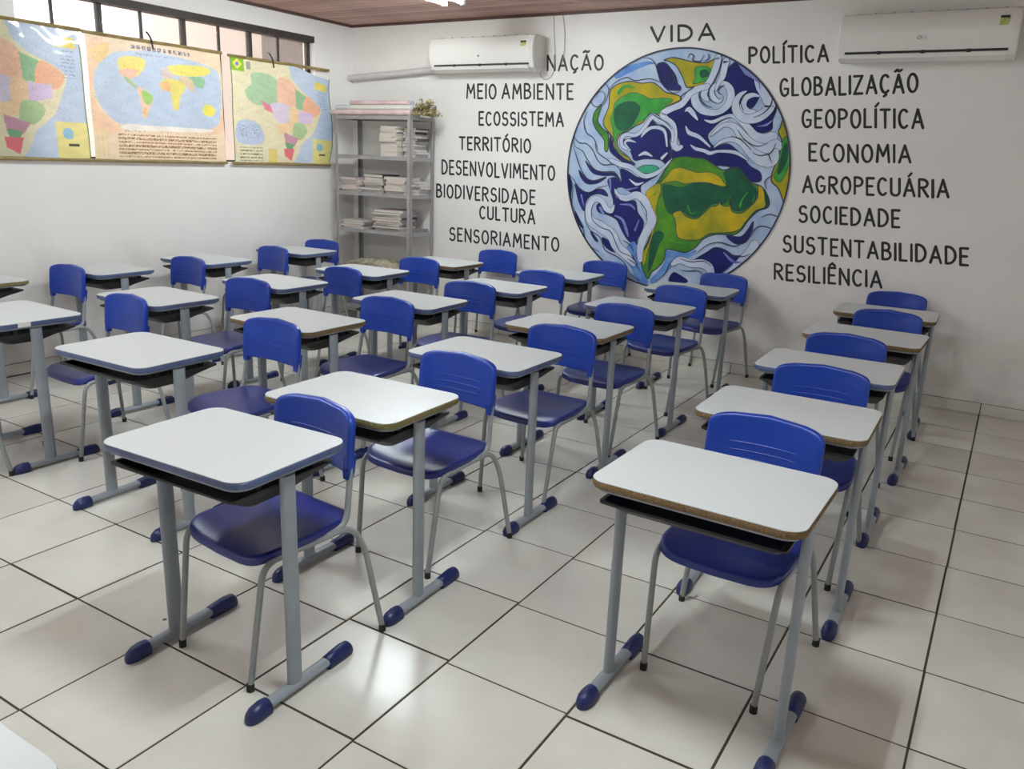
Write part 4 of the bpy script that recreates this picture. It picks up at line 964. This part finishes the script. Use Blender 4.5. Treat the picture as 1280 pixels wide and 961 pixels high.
for cx, n, cv, lab in ((-5.60, 6, (0, 0, 4), 'left'), (-5.31, 7, (0, 1, 3, 0), 'middle'), (-5.03, 7, (0, 4, 0), 'right')):
    stack(cx, 4.76, 1.255, hs(n, .017, .028), .235, .26, cv, f'book of the second compartment, {lab} stack', f'books in the {lab} stack, second compartment', .018)
stack(-4.905, 4.84, 1.255, hs(5, .018, .028), .13, .17, (0, 1, 0), 'book of the second compartment, stack behind post', 'books behind the right post')
stack(-5.56, 4.76, .905, hs(4, .016, .024), .27, .26, (0, 4, 1), 'book of the third compartment, low left stack', 'books in the low stack, third compartment', .02)
stack(-5.13, 4.76, .905, hs(9, .018, .026), .34, .26, (4, 3, 0, 1), 'book of the third compartment, tall right stack', 'books in the tall stack, third compartment', .02)
stack(-4.90, 4.82, .905, hs(3, .008, .012), .11, .20, (1, 3), 'thin booklet of the third compartment, behind post', 'thin booklets')

def crumple(name, cx, cy, cz, w, d, h, m, label, cat, seed, thick=True):
    rnd = random.Random(seed); n = 16; bm = bmesh.new()
    top = [[bm.verts.new(((i / n - .5) * w + rnd.uniform(-.01, .01), (j / 8 - .5) * d, .004 + h * (.35 + .65 * rnd.random()) * (sin(pi * min(max(i / n, .04), .96)) ** .5) * (sin(pi * min(max(j / 8, .1), .9)) ** .4))) for i in range(n + 1)] for j in range(9)]
    for j in range(8):
        for i in range(n): bm.faces.new((top[j][i], top[j][i + 1], top[j + 1][i + 1], top[j + 1][i]))
    rim = [top[0][i] for i in range(n + 1)] + [top[j][n] for j in range(1, 9)] + [top[8][i] for i in range(n - 1, -1, -1)] + [top[j][0] for j in range(7, 0, -1)]
    low = [bm.verts.new((v.co.x, v.co.y, 0)) for v in rim]
    for a in range(len(rim)): b = (a + 1) % len(rim); bm.faces.new((rim[b], rim[a], low[a], low[b]))
    bm.faces.new(low)
    o = link_mesh(name, bm, m); o.location = (cx, cy, cz); tag(o, label, cat); return o
M_['rag'] = mat('crumpled_beige_paper', (196, 186, 164), .85, rgb2=(130, 120, 98), nscale=14)
M_['rag2'] = mat('crumpled_white_paper', (208, 204, 198), .8, rgb2=(150, 140, 130), nscale=12)
crumple('crumpled_paper', -5.32, 4.76, .53, .70, .30, .10, M_['rag'], 'heap of crumpled beige paper on the fourth compartment of the shelf', 'paper', 5)
crumple('crumpled_paper', -5.05, 4.76, .12, .40, .28, .16, M_['rag2'], 'heap of crumpled white paper on the lowest board of the shelf', 'paper', 9)
# rolled charts on top
rollm = [mat('rolled_chart_%d' % k, a, .6, rgb2=b, nscale=s) for k, (a, b, s) in enumerate((((226, 206, 204), (206, 176, 176), 6), ((228, 222, 206), (200, 206, 214), 5), ((214, 170, 168), (228, 214, 210), 7), ((200, 214, 228), (226, 222, 214), 5), ((210, 206, 196), (160, 186, 214), 4)))]
ROLL = [(-5.80, -4.84, 4.62, .026, 0, 0), (-5.74, -4.84, 4.675, .026, 1, 0), (-5.78, -4.86, 4.73, .027, 2, 0), (-5.72, -4.88, 4.785, .026, 3, 0), (-5.76, -4.84, 4.645, .024, 1, 1), (-5.68, -4.90, 4.70, .025, 2, 1), (-5.62, -4.92, 4.755, .024, 4, 1), (-5.60, -4.90, 4.67, .022, 0, 2), (-5.58, -4.90, 4.725, .022, 4, 2)]
names = ['front', 'second', 'third', 'rear']
cnt = {}
for x0, x1, y, r, m, lv in ROLL:
    z = 1.956 + r + (.0, .047, .092)[lv]
    bm = bmesh.new(); tube(bm, [(x0, y, z), (x1, y + .01, z)], r, n=12)
    o = link_mesh('rolled_chart', bm, rollm[m], smooth=True, angle=40)
    k = cnt.get(lv, 0); cnt[lv] = k + 1
    tag(o, f'rolled paper chart, {names[k]} roll of the {("bottom", "middle", "top")[lv]} layer on top of the shelf', 'rolled chart', 'rolled charts on the shelf')
# dried flowers
M_['dry'] = mat('dried_flower_olive', (182, 168, 122), .9, rgb2=(124, 112, 74), nscale=40)
M_['twig'] = mat('dry_twig', (110, 96, 66), .9)
fl = thing('dried_flowers', 'bunch of dried olive flowers sticking out at the right end of the shelf top', 'dried flowers', (-4.87, 4.70, 1.96))
rnd = random.Random(4); bs = bmesh.new(); bl = bmesh.new()
for k in range(70):
    a = rnd.uniform(-.9, .9); e = rnd.uniform(-.35, .50); L = rnd.uniform(.10, .25)
    d = Vector((cos(a) * cos(e), sin(a) * .55, sin(e) * .8)); p0 = Vector((0, rnd.uniform(-.05, .05), .04)); p1 = p0 + d * L
    if p1.z < .012: p1.z = .012
    tube(bs, [p0, (p0 + p1) / 2 + Vector((0, 0, .01)), p1], .0016, n=4)
    for q in range(9):
        c = p1 + Vector((rnd.gauss(0, .016), rnd.gauss(0, .016), rnd.gauss(0, .014)))
        if c.z < .01: c.z = .01
        s = rnd.uniform(.009, .017); v = [bl.verts.new(c + Vector((rnd.uniform(-s, s), rnd.uniform(-s, s), rnd.uniform(-s, s)))) for _ in range(4)]
        for f3 in ((0, 1, 2), (0, 2, 3), (0, 1, 3), (1, 2, 3)): bl.faces.new([v[i] for i in f3])
link_mesh('stems', bs, M_['twig'], fl)
o = link_mesh('petals', bl, M_['dry'], fl); o['kind'] = 'stuff'
